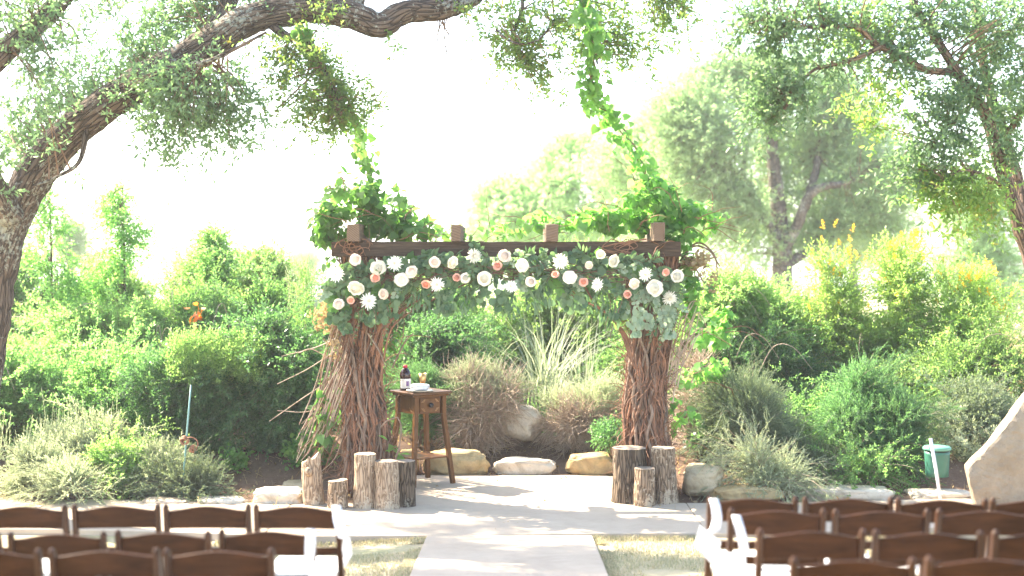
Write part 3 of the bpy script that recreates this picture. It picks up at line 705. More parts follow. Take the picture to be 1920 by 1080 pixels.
bt.grow([B(1290, 200, 75, 70, D - 1, 1.3), B(1380, 170, 90, 70, D, 1.6), B(1480, 170, 90, 70, D, 1.6), B(1570, 200, 80, 70, D, 1.4), B(1260, 290, 80, 70, D - 1, 1.4), B(1350, 270, 70, 60, D - 1.5, 1.2), B(1300, 370, 70, 60, D - 1, 1.2), B(1380, 390, 60, 45, D - 1, .9),
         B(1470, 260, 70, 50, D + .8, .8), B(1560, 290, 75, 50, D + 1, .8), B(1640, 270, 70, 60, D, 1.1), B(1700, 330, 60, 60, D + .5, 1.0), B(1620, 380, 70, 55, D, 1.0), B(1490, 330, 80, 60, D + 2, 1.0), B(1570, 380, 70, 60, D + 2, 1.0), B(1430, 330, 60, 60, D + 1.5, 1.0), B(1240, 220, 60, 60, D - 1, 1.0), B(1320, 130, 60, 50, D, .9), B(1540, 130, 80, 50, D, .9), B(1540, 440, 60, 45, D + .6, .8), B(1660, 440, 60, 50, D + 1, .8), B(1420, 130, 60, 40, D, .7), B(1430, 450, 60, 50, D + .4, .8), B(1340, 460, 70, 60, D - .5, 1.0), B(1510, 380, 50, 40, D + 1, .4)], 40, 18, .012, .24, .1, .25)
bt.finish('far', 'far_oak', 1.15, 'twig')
D = 44.0
bt = Tree('oak_tree', 'pale rounded oak behind the middle of the arbour in the distance', 'tree', (P(1090, 560, D).x, D, gz(2, D)))
bt.limb('trunk', [P(1090, 620, D), P(1090, 540, D), P(1080, 450, D), P(1060, 370, D), P(1050, 300, D)], [.3, .26, .2, .14, .06], M['far_bark'], 10, 6, .1)
for pts, rad in [([P(1085, 490, D), P(1020, 420, D), P(960, 390, D)], [.15, .1, .04]), ([P(1085, 470, D), P(1140, 390, D), P(1180, 330, D)], [.15, .1, .04]), ([P(1062, 380, D), P(1050, 345, D), P(1040, 330, D - 1)], [.1, .07, .04])]:
    bt.limb('branch', pts, rad, M['far_bark'], 8, 6, .1)
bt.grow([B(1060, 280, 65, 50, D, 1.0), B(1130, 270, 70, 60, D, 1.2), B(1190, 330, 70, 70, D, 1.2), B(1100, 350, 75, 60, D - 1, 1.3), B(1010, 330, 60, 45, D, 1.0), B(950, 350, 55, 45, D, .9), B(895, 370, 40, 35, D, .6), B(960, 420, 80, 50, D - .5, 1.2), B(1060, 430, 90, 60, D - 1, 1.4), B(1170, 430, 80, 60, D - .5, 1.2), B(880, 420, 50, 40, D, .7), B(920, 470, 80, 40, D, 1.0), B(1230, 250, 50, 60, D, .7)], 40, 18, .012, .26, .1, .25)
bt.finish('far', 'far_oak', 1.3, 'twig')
def far_tree(label, cx, base_y, blobs, D, sc=1.0, mat='far_oak'):
    t = Tree('tree', label, 'tree', (P(cx, 500, D).x, D, gz(P(cx, 500, D).x, D)))
    b0 = t.base
    top = blobs[0]
    t.limb('trunk', [b0 + Vector((0, 0, -.1)), b0 + Vector((0, 0, 1.0)), P(cx, blobs[0][1] + 20, D)], [.22, .18, .06], M['far_bark'], 8, 6, .1)
    t.grow([B(x, y, rx, ry, D + dz, k) for x, y, rx, ry, dz, k in blobs], 38, 18, .012, .25, .1, .1)
    t.finish('far', mat, sc, 'twig'); return t
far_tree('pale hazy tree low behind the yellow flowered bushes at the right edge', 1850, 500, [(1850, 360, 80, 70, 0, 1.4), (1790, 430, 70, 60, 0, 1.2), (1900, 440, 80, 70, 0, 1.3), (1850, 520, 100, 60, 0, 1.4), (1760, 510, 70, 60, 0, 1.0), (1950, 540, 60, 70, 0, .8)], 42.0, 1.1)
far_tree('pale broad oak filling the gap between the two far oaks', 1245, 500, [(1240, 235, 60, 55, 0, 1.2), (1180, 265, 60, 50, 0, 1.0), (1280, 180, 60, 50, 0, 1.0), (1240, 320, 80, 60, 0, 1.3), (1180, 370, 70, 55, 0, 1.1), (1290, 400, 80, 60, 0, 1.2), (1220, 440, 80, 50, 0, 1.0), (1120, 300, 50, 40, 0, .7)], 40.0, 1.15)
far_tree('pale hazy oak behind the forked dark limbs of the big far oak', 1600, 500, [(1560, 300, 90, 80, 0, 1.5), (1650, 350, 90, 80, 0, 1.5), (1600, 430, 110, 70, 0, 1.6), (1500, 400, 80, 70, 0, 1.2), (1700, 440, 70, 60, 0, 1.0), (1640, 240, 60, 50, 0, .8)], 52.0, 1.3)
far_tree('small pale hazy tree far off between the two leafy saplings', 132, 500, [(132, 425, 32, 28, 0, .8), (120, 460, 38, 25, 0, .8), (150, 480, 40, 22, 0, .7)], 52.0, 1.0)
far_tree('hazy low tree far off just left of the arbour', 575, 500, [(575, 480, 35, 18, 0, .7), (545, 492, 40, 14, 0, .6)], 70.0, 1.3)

# ------------------------------------------------------------------ shrubs and plants
def canes(root, c, r, rng, n, mat='cane', rad=.005, ln=1.1, name='cane', arch=.5):
    for i in range(n):
        u = rng.normal(size=3); u[2] = abs(u[2]) * .6 + .4; u[1] = -abs(u[1]); u /= np.linalg.norm(u)
        a = np.array(c) + u * np.array(r) * .75
        h = Vector((rng.uniform(-1, 1), rng.uniform(-.6, .2), 0)) * ln * .6
        pts = [Vector(a), Vector(a) + h * .35 + Vector((0, 0, arch * .55 * ln)), Vector(a) + h * .8 + Vector((0, 0, arch * .55 * ln)), Vector(a) + h * 1.25 + Vector((0, 0, arch * .1 * ln))]
        mb = MB(); mb.tube(catmull(pts, 5), lerp_list([rad, rad * .9, rad * .7, rad * .35], 5), 5, False)
        mb.obj(name, M[mat], root, True)
LH = [
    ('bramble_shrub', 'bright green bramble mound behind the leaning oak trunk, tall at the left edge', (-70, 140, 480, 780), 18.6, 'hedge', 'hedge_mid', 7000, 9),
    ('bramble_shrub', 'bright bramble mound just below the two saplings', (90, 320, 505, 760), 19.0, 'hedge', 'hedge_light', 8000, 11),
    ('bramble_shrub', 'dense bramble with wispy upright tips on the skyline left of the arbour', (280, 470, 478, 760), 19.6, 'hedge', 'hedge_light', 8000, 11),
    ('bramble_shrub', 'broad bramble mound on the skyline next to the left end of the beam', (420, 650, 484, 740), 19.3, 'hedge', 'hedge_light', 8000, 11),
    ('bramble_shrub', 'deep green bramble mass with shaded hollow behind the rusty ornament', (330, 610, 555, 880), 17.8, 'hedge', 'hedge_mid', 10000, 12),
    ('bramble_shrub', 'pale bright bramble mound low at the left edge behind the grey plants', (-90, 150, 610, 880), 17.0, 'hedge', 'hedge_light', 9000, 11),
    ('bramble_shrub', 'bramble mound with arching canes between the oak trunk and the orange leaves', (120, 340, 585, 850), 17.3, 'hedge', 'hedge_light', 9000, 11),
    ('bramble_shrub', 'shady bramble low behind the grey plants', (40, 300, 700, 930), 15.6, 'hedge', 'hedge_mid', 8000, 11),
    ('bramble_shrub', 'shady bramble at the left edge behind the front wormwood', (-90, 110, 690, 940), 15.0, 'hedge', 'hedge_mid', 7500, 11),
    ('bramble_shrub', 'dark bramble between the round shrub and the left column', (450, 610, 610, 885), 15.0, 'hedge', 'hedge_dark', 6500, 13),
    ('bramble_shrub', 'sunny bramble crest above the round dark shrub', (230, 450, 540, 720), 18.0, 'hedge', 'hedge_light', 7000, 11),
]
made = {}
for i, (nm, lb, box, d, leaf, mat, n, k) in enumerate(LH):
    root, c, r, rng = bush(nm, lb, 'shrub', box, d, leaf, mat, n, 1.0, k, .45, 6, 'bramble mounds left of the arbour', sprays=170, spray_len=1.35)
    canes(root, c, r, rng, 4, 'cane', .006, 1.0)
    made[i] = (root, c, r)
# orange autumn sprig on the dark bramble
rt_, c_, r_ = made[4]
pos = np.array([P(368 + RNG.uniform(-12, 12), 592 + RNG.uniform(-20, 20), 16.9) - rt_.location for _ in range(16)])
scatter('autumn_leaves', [leaf_shape('oval', .10, .05)], pos, RNG.normal(size=(16, 3)) + np.array([0, -.2, -.4]), RNG.uniform(.8, 1.2, 16), M['orange_leaf'], RNG, rt_)
# dark rounded shrub, two overlapping domes
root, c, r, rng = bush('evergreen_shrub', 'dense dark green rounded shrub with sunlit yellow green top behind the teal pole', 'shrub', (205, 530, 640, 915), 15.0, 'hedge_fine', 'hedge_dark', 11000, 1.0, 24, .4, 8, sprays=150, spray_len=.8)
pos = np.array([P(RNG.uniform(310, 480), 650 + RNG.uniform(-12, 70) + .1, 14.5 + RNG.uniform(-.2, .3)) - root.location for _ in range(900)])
scatter('lit_top', SP['hedge_fine'], pos, RNG.normal(size=pos.shape) * .5 + np.array([.3, 0, .7]), RNG.uniform(.7, 1.1, 900), M['hedge_light'], RNG, root)  # lighter leaf colour here stands in for sunlight on the shrub's top
# saplings
def sapling(label, cx, top, foot, wpx, d, seed, mat='sapling'):
    t = Tree('sapling', label, 'tree', (P(cx, 500, d).x, d, gz(P(cx, 500, d).x, d)), 'saplings by the hedge')
    t.rng = np.random.default_rng(seed)
    b0 = t.base; tip = P(cx + 8, top, d)
    t.limb('trunk', [b0, b0 * .5 + tip * .5 + Vector((.05, 0, 0)), tip], [.025, .018, .006], M['tree_bark'], 8, 6, .1)
    r2 = random.Random(seed); q = d / F
    for k in range(9):
        y = top + (foot - top) * (k + .6) / 9; x = cx + r2.uniform(-1, 1) * wpx * (.25 + .6 * (k + 1) / 9)
        t.grow([B(x, y, wpx * .42, (foot - top) / 11, d + r2.uniform(-.3, .3), 1)], 7, 9, .005, .06, .05, .35)
    t.finish('sapling', mat, 1.0, 'twig')
sapling('tall leafy sapling rising beside the oak trunk at the left edge', 85, 345, 620, 95, 17.6, 3)
sapling('leafy sapling with an open spreading top against the white sky', 222, 352, 560, 62, 17.9, 8)
sapling('thin young sapling with one pale leafy tip above the hedge', 402, 440, 530, 18, 18.6, 21)
# grey plants in front left
for lb, box, d, leaf, mat, n, k, sc in [
    ('grey green wormwood with upright plumes in the front left corner', (-30, 120, 850, 965), 13.7, 'grey', 'grey_leaf', 2600, 9, 1.0),
    ('tall pale wormwood with feathery plumes behind the pinkish rock', (80, 235, 805, 960), 14.2, 'grey', 'grey_leaf', 3400, 9, 1.1),
    ('silvery low wormwood growing against the pinkish rock', (70, 175, 880, 965), 13.4, 'grey', 'grey_leaf', 1300, 7, .9),
    ('yellow green leafy clump right of the pinkish rock', (160, 300, 830, 955), 13.8, 'round_small', 'hedge_light', 2200, 9, .9),
    ('low feathery plant at the foot of the teal pole', (290, 405, 868, 945), 13.7, 'grey', 'rosemary', 1600, 8, 1.0),
    ('small pale leafy plant left of the teal pole', (240, 320, 850, 950), 14.0, 'feather', 'grey_leaf', 1100, 6, 1.0)]:
    root, c, r, rng = bush('garden_plant', lb, 'plant', box, d, leaf, mat, n, sc, k, .9, 5, 'low plants at the front of the left bed', stem_r=.006, sprays=70, spray_len=.75)
    if 'plumes' in lb:
        pp = np.array([[rng.uniform(-.9, .9) * r[0], rng.uniform(-.5, .2) * r[1], c[2] + r[2] * rng.uniform(.5, 1.15)] for _ in range(26)])
        scatter('plumes', [sprig('needle', 34, .34, .028, .008, .5, .003, 5)], pp, np.tile([0, 0, 1.0], (26, 1)) + rng.normal(size=(26, 3)) * .16, rng.uniform(.7, 1.2, 26), M['grey_leaf'], rng, root)
root, c, r, rng = bush('flowering_herb', 'tall pale flowering herb with frothy whitish tips beside the left column', 'plant', (535, 600, 510, 720), 15.8, 'grey', 'hedge_light', 420, 1.0, 9, 1.2, 6, stem_r=.006)
pp = np.array([P(565 + RNG.uniform(-28, 24), 530 + RNG.uniform(-25, 50), 15.7) - root.location for _ in range(70)])
scatter('flower_tips', [sprig('needle', 22, .18, .022, .009, .7, .002, 6)], pp, np.tile([0, 0, 1.0], (70, 1)) + RNG.normal(size=(70, 3)) * .3, RNG.uniform(.6, 1.1, 70), M['grey_leaf'], RNG, root)
bush('ground_vine', 'low heart leaved vine at the foot of the left column behind the leaning log', 'plant', (535, 620, 820, 915), 14.3, 'heart', 'vine_leaf', 220, .9, 6, .6, 4)
bush('ground_vine', 'small broad leaved seedling on bare soil left of the logs', 'plant', (425, 462, 862, 905), 14.2, 'heart', 'vine_leaf', 26, .9, 3, .8, 2)
# behind the arbour
for lb, box, d, leaf, mat, n, k in [
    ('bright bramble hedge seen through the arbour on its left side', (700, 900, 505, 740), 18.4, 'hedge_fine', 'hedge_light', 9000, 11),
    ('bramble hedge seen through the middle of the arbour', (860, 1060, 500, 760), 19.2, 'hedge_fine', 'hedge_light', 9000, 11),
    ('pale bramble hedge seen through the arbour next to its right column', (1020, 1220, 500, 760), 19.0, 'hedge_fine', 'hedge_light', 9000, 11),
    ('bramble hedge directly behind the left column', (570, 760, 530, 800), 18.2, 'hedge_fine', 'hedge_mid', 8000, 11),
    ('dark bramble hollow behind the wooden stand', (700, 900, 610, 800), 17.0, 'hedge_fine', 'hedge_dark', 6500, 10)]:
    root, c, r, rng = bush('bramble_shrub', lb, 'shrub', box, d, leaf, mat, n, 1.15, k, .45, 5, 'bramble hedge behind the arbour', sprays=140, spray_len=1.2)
    canes(root, c, r, rng, 3, 'cane', .005, .9)
bush('fern_shrub', 'fine leaved deep green shrub under the wooden stand', 'shrub', (730, 850, 700, 865), 16.0, 'feather', 'feather', 2600, 1.0, 9, .7, 4, sprays=30, spray_len=.6)
for lb, box, d, seed in [('dry twiggy shrub with pale frothy tips right of the wooden stand', (815, 975, 695, 862), 15.9, 4), ('dry twiggy shrub with fading leaves left of the right column', (1030, 1185, 725, 868), 15.9, 5)]:
    root, c, r, rng = bush('dry_shrub', lb, 'shrub', box, d, 'twigs', 'twig_pale', 430, 1.15, 12, .1, 16, 'dry shrubs under the arbour', 'twig_pale', stem_r=.008, seed=seed)
    n = 1700
    pos, out = blob_points(n, (c[0], c[1], c[2] + r[2] * .42), (r[0] * 1.15, r[1], r[2] * .66), rng, 16, .5)
    scatter('tips', SP['grey'], pos, out * .6 + np.array([0, 0, .7]) + rng.normal(size=pos.shape) * .55, rng.uniform(.45, .85, n), M['grey_leaf'], rng, root)
bush('dark_plant', 'small dark leafy clump at the foot of the right column', 'plant', (1120, 1180, 775, 840), 15.2, 'oval' if False else 'round_small', 'hedge_dark', 420, .8, 6, .5, 3)
# ornamental grass clump: every blade a bent strip
def grass_clump(label, cx, cy, d, n, spread, hmin, hmax, mat, seed, nparts=0):
    rng = np.random.default_rng(seed); b = P(cx, cy, d); root = thing('reed_grass', label, 'grass', (b.x, d, gz(b.x, d)), 0, 'tall grasses behind the arbour')
    V, Fq = [], []
    for i in range(n):
        a = rng.uniform(0, 2 * math.pi); h = rng.uniform(hmin, hmax); lean = rng.uniform(.05, spread); w_ = rng.uniform(.004, .012)
        dirx = np.array([math.cos(a), math.sin(a), 0]); side = np.array([-math.sin(a), math.cos(a), 0])
        p0 = np.array([rng.normal() * .09, rng.normal() * .09, 0]); vv = []
        for k in range(6):
            t = k / 5
            p = p0 + dirx * (lean * h * t ** 2.0) + np.array([0, 0, h * (t - .30 * lean * t ** 3)])
            ww = w_ * (1 - .9 * t ** 2)
            vv += [p - side * ww, p + side * ww]
        vv = np.array(vv); f = np.array([(2 * k, 2 * k + 1, 2 * k + 3, 2 * k + 2) for k in range(5)])
        if i < nparts:
            link(bpy.data.objects.new('blade', fast_mesh('blade', vv, f, M[mat])), root)
        else:
            V.append(vv); Fq.append(f + 12 * (len(V) - 1))
    if V:
        o = link(bpy.data.objects.new('blades', fast_mesh('blades', np.vstack(V), np.vstack(Fq), M[mat])), root); o['kind'] = 'stuff'
    return root
grass_clump('tall pale ornamental grass fountain in the middle behind the arbour', 1022, 760, 16.9, 150, 1.1, .8, 1.75, 'reed', 1, 60)
grass_clump('green sword leaved clump beside the pale boulder', 1015, 790, 16.4, 46, .7, .35, .75, 'hedge_mid', 2, 46)
grass_clump('dry straw coloured grass left of the right column', 1095, 720, 17.2, 100, 1.4, .6, 1.4, 'reed', 3, 30)
grass_clump('wispy pale grass between the stand and the tall clump', 905, 740, 17.6, 110, 1.1, .6, 1.5, 'reed', 4, 20)
# right side
for lb, box, d, leaf, mat, n, k, kn in [
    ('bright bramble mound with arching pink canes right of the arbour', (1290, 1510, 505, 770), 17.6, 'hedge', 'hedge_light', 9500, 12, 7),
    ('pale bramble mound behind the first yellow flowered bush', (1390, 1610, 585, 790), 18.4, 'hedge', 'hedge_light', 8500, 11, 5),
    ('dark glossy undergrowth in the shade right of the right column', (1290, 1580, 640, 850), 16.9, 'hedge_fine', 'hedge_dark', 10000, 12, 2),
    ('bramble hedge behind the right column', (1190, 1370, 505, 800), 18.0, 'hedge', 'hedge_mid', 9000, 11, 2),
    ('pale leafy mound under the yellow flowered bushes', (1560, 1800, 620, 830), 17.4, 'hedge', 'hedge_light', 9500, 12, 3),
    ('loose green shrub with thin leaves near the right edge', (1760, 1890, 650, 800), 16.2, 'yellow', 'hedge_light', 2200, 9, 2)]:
    root, c, r, rng = bush('bramble_shrub', lb, 'shrub', box, d, leaf, mat, n, 1.0, k, .45, 6, 'bramble mounds right of the arbour', sprays=170, spray_len=1.35)
    canes(root, c, r, rng, kn, 'cane', .006, 1.1)
mb0 = MB(); lv, lf = leaf_shape('oval', .05, .035)
fl_v, fl_f = sprig('oval', 9, .10, .045, .03, 1.1, 0, 77)
blossom = fast_mesh('blossom', fl_v, fl_f, M['yellow_flower'])
for lb, box, d, n, seed in [
    ('tall bush topped with orange yellow flower clusters, nearest the arbour', (1495, 1630, 425, 720), 17.5, 2300, 1),
    ('upright yellow flowered bush in the middle of the three', (1635, 1745, 440, 700), 17.2, 2100, 2),
    ('leaning yellow flowered bush nearest the right edge', (1735, 1905, 490, 745), 16.9, 2500, 3)]:
    root, c, r, rng = bush('yellow_flowered_bush', lb, 'bush', box, d, 'yellow', 'yellow_bush', int(n * .62), 1.15, 13, .9, 12, 'yellow flowered bushes on the right', 'twig_pale', stem_r=.014, seed=40 + seed, sprays=60, spray_len=.8, vase=.75)
    for k in range(26):
        a = rng.uniform(0, 2 * math.pi); h = rng.uniform(.15, 1.02) ** .6
        o = link(bpy.data.objects.new('blossom', blossom), root)
        o.location = (c[0] + math.cos(a) * r[0] * rng.uniform(.4, 1) * (1.15 - .5 * h), c[1] - abs(math.sin(a)) * r[1] * .9, c[2] + r[2] * (h * 1.6 - .62))
        o.rotation_euler = (rng.uniform(-.6, .6), rng.uniform(-.6, .6), rng.uniform(0, 6)); o.scale = [rng.uniform(.8, 1.35)] * 3
for lb, box, d, leaf, mat, n, k, sc in [
    ('grey green rosemary bush spilling over the soil right of the boulder', (1325, 1495, 705, 925), 14.5, 'rosemary', 'rosemary', 6500, 12, 1.15),
    ('yellow tipped sprig plant leaning over the pale edging stone', (1383, 1492, 835, 938), 13.6, 'grey', 'grey_leaf', 1100, 7, .9),
    ('fresh green feathery bush on the soil in front of the yellow flowers', (1545, 1655, 725, 890), 14.7, 'feather', 'feather', 3000, 10, 1.15),
    ('fresh green feathery bush beside the green bin', (1620, 1730, 770, 898), 14.4, 'feather', 'feather', 2600, 9, 1.1),
    ('glossy oval leaved plant between rosemary and feathery bush', (1480, 1570, 755, 870), 15.3, 'round_small', 'hedge_mid', 1600, 8, 1.0),
    ('low leafy weeds on the soil below the feathery bushes', (1580, 1650, 862, 905), 14.0, 'round_small', 'hedge_mid', 330, 6, .8),
    ('dusty pale shrub behind the green bin', (1735, 1890, 745, 880), 15.0, 'hedge_fine', 'rosemary', 4200, 10, 1.1),
    ('pale rounded weed right behind the bin', (1785, 1835, 835, 890), 14.6, 'round_small', 'grey_leaf', 260, 5, .8),
    ('sparse grey sprigs along the soil edge behind the right chairs', (1480, 1580, 850, 910), 14.3, 'rosemary', 'rosemary', 900, 8, .9)]:
    root, c, r, rng = bush('garden_plant', lb, 'plant', box, d, leaf, mat, n, sc, k, .7, 7, 'low plants in the right bed', 'twig_pale', stem_r=.007, sprays=90, spray_len=.85)
bush('bramble_shrub', 'tangle of dry stems and green leaves at the right foot of the arbour', 'shrub', (1270, 1345, 700, 875), 15.0, 'twigs', 'twig_pale', 260, 1.1, 8, .2, 14, None, 'twig_pale', stem_r=.007)
bush('ground_vine', 'low dark ivy beside the right column', 'plant', (1285, 1350, 800, 880), 14.6, 'heart', 'hedge_dark', 130, .8, 6, .5, 4)
# dry field grass in view at the right edge and the thin lawn
def blades(name, n, region, hmin, hmax, wid, mat, seed, zoff=0, kind='stuff'):
    rng = np.random.default_rng(seed); x0, x1, y0, y1 = region
    V = np.zeros((n, 4, 3)); x = rng.uniform(x0, x1, n); y = rng.uniform(y0, y1, n)
    keep = np.array([not (-0.705 < a < .665) for a in x]) if name == 'lawn_grass' else np.ones(n, bool)
    if name == 'lawn_grass': keep &= np.array([b < front(a) - .01 for a, b in zip(x, y)]) & np.array([mn.noise(Vector((a * 1.3, b * 1.3, 9))) > -.25 + .0 * a for a, b in zip(x, y)])
    x, y = x[keep], y[keep]; n = len(x); z = np.array([gz(a, b) for a, b in zip(x, y)]) + zoff
    h = rng.uniform(hmin, hmax, n); a = rng.uniform(0, 2 * np.pi, n); le = rng.uniform(.1, .8, n) * h
    sx, sy = np.cos(a) * wid, np.sin(a) * wid
    b = np.stack([x, y, z], 1); tip = b + np.stack([-np.sin(a) * le, np.cos(a) * le, h], 1); mid = (b * .5 + tip * .5) + np.stack([0 * h, 0 * h, h * .1], 1)
    s = np.stack([sx, sy, 0 * sx], 1)
    V = np.stack([b - s, b + s, mid + s * .7, tip, mid - s * .7], 1).reshape(-1, 3)
    i = np.arange(n)[:, None] * 5
    Fq = np.concatenate([i + np.array([[0, 1, 2, 4]]), i + np.array([[4, 2, 3, 3]])])
    Fq = np.concatenate([i + np.array([[0, 1, 2, 3]]), i + np.array([[0, 3, 4, 4]])])
    # triangles for the tip: use two quads sharing the mid line
    me = fast_mesh(name, V, np.concatenate([i + np.array([[0, 1, 2, 4]])]), M[mat])
    o = link(bpy.data.objects.new(name, me)); tag(o, kind=kind); return o
blades('lawn_grass', 60000, (-3.6, 3.6, 8.2, 11.75), .012, .045, .0035, 'grass', 1)
blades('lawn_grass', 3500, (-.80, -.70, 8.2, 11.75), .02, .06, .0035, 'grass', 11); blades('lawn_grass', 3500, (.665, .75, 8.2, 11.75), .02, .06, .0035, 'grass', 12)
blades('lawn_grass', 9000, (-3.2, 3.2, 11.55, 11.85), .02, .06, .0035, 'grass', 13)
blades('field_grass', 26000, (5.0, 13.0, 20.0, 34.0), .25, .7, .012, 'straw', 2)
# litter on the soil
rng = np.random.default_rng(5); n = 5200
x = rng.uniform(-5.5, 5.5, n); y = rng.uniform(13.1, 17, n)
ok = np.array([b > patio_back(a) + .12 if abs(a) < 2 else True for a, b in zip(x, y)]); x, y = x[ok], y[ok]
pos = np.array([(a, b, gz(a, b) + .006) for a, b in zip(x, y)])
d_ = rng.normal(size=pos.shape); d_[:, 2] = rng.uniform(-.05, .35, len(d_))
o = scatter('leaf_litter', [leaf_shape('oval', .05, .022), leaf_shape('needle', .09, .006), leaf_shape('oval', .035, .02)], pos, d_, rng.uniform(.6, 1.3, len(pos)), M['dry_leaf'], rng); o['kind'] = 'stuff'
n = 420; x = rng.uniform(-2.2, 2.2, n); y = rng.uniform(11.9, 14.8, n)
ok = np.array([(b < patio_back(a) - .03) and (rng.uniform() < (.15 + .85 * (b > patio_back(a) - .5))) for a, b in zip(x, y)]); x, y = x[ok], y[ok]
pos = np.stack([x, y, np.full(len(x), .004)], 1); d_ = rng.normal(size=pos.shape); d_[:, 2] = rng.uniform(0, .25, len(d_))
o = scatter('fallen_leaves', [leaf_shape('oval', .035, .016), leaf_shape('needle', .05, .004)], pos, d_, rng.uniform(.5, 1.1, len(pos)), M['dry_leaf'], rng); o['kind'] = 'stuff'

# ------------------------------------------------------------------ rocks
def rock(name, label, cx, cz, size, mat, seed, cat='stone', group=None, rz=0, tilt=(0, 0), pw=.45, rough=.12, ground=None):
    """irregular block; cx = (x, y) centre, cz = base height"""
    import bmesh
    bm = bmesh.new(); bmesh.ops.create_icosphere(bm, subdivisions=5, radius=1)
    off = Vector((seed * 7.1, seed * 3.3, seed * 1.7))
    R = Matrix.Rotation(tilt[0], 3, 'X') @ Matrix.Rotation(tilt[1], 3, 'Y')
    cuts = [Vector((random.Random(seed * 31 + k).gauss(0, 1), random.Random(seed * 37 + k).gauss(0, 1), random.Random(seed * 41 + k).gauss(0, 1))).normalized() for k in range(7)]
    for v in bm.verts:
        p = v.co
        q = Vector([math.copysign(abs(c) ** pw, c) for c in p]) * .82
        for c in cuts:                      # chipped faces
            e = q.dot(c) - .98
            if e > 0: q -= c * e * .9
        s = 1 + rough * 1.6 * mn.noise(q * 1.3 + off) + rough * .7 * mn.noise(q * 3.3 + off) + rough * .35 * mn.noise(q * 9 + off)
        cell = mn.noise(q * 6 + off * 2)
        if cell > .35: s -= .10 * (cell - .35)
        q = q * s
        v.co = R @ Vector((q.x * size[0] / 2, q.y * size[1] / 2, q.z * size[2] / 2))
    zmin = min(v.co.z for v in bm.verts)
    me = bpy.data.meshes.new(name); bm.to_mesh(me); bm.free(); me.materials.append(M[mat])
    me.polygons.foreach_set('use_smooth', [True] * len(me.polygons))
    o = link(bpy.data.objects.new(name, me)); o.location = (cx[0], cx[1], cz + size[2] / 2 - .03); o.rotation_euler = (0, 0, rz)
    return tag(o, label, cat, group)
def rock_px(label, x0, x1, yt, yb, d, dep, mat, seed, rz=0, name='edging_stone', **k):
    s = d / F; cx = ((x0 + x1) / 2 - PX0) * s
    zt = CAMH + (PY0 - yt) * s; zb = CAMH + (PY0 - yb) * s
    return rock(name, label, (cx, d + dep * .42), zb, ((x1 - x0) * s * 1.04, dep, (zt - zb) * 1.06 + .03), mat, seed, group='limestone edging of the beds', rz=rz, **k)
rock_px('golden edging stone behind the wooden stand', 785, 922, 846, 897, 14.98, .42, 'limestone_gold', 1)
rock_px('pitted pale edging stone in the middle of the patio edge', 917, 1048, 862, 894, 15.0, .36, 'limestone_white', 2, pw=.4)
rock_px('golden edging stone next to the dark log on the right', 1058, 1165, 852, 894, 14.98, .42, 'limestone_gold', 3)
rock_px('small golden stone glimpsed between stand legs and log', 745, 785, 846, 897, 15.05, .35, 'limestone_gold', 4)
rock_px('large tan boulder right of the right hand logs', 1277, 1368, 875, 936, 13.5, .5, 'limestone', 5, pw=.55)
rock_px('flat tan edging stone under the yellow tipped plant', 1332, 1482, 913, 942, 13.35, .4, 'limestone_gold', 6)
rock_px('long white edging stone behind the right chairs', 1492, 1690, 917, 944, 13.5, .4, 'limestone_white', 7, pw=.4)
rock_px('white edging stone near the foot of the standing slab', 1700, 1850, 922, 946, 13.5, .4, 'limestone_white', 8)
rock_px('flat white edging stone left of the leaning log', 460, 572, 921, 952, 13.2, .45, 'limestone_white', 9)
rock_px('low pale edging stone behind the left chairs', 360, 462, 936, 953, 13.2, .35, 'limestone_white', 10)
rock_px('low reddish edging stone below the teal pole', 255, 358, 938, 955, 13.2, .35, 'limestone_pink', 11)
rock_px('grey weathered stone half buried behind the flat white one', 520, 575, 906, 930, 13.8, .35, 'limestone', 16)
rock_px('pale boulder with a sloping face below the tall grass', 928, 1024, 756, 832, 15.8, .55, 'limestone_white', 12, name='boulder', pw=.75, tilt=(-.25, .3))
rock_px('upright pinkish rock among the grey plants on the left', 104, 158, 878, 962, 13.5, .25, 'limestone_pink', 13, name='upright_rock', pw=.5)
# standing slab at the right edge: a tilted flat stone
def slab_stone():
    d = 12.9
    out = [(1818, 880), (1826, 868), (1850, 838), (1880, 800), (1905, 770), (1935, 735), (1975, 720), (1990, 800), (1985, 860), (1965, 955), (1900, 958), (1830, 955), (1822, 920)]
    import bmesh
    bm = bmesh.new(); vs = [bm.verts.new(P(x, y, d)) for x, y in out]; f = bm.faces.new(vs)
    r = bmesh.ops.extrude_face_region(bm, geom=[f])
    for v in [e for e in r['geom'] if isinstance(e, bmesh.types.BMVert)]: v.co += Vector((.04, .28, -.02))
    bmesh.ops.triangulate(bm, faces=bm.faces[:])
    for _ in range(4): bmesh.ops.subdivide_edges(bm, edges=[e for e in bm.edges if e.calc_length() > .07], cuts=1); bmesh.ops.triangulate(bm, faces=bm.faces[:])
    for _ in range(3): bmesh.ops.smooth_vert(bm, verts=bm.verts[:], factor=.5, use_axis_x=True, use_axis_y=True, use_axis_z=True)
    bmesh.ops.recalc_face_normals(bm, faces=bm.faces[:])
    c = P(1890, 955, d)
    for v in bm.verts:
        p = v.co; p += Vector((mn.noise(p * 2.5), mn.noise(p * 2.5 + Vector((5, 5, 5))), mn.noise(p * 2.5 + Vector((9, 1, 4))))) * .035 + Vector((0, 1, 0)) * (.03 * mn.noise(p * 5) + .018 * abs(mn.noise(p * 11)) + .008 * mn.noise(p * 25))
        v.co = p - c
    me = bpy.data.meshes.new('standing_stone'); bm.to_mesh(me); bm.free(); me.materials.append(M['slab_stone'])
    o = link(bpy.data.objects.new('standing_stone', me)); o.location = c
    tag(o, 'tall pale standing stone slab leaning at the right edge', 'stone')
slab_stone()

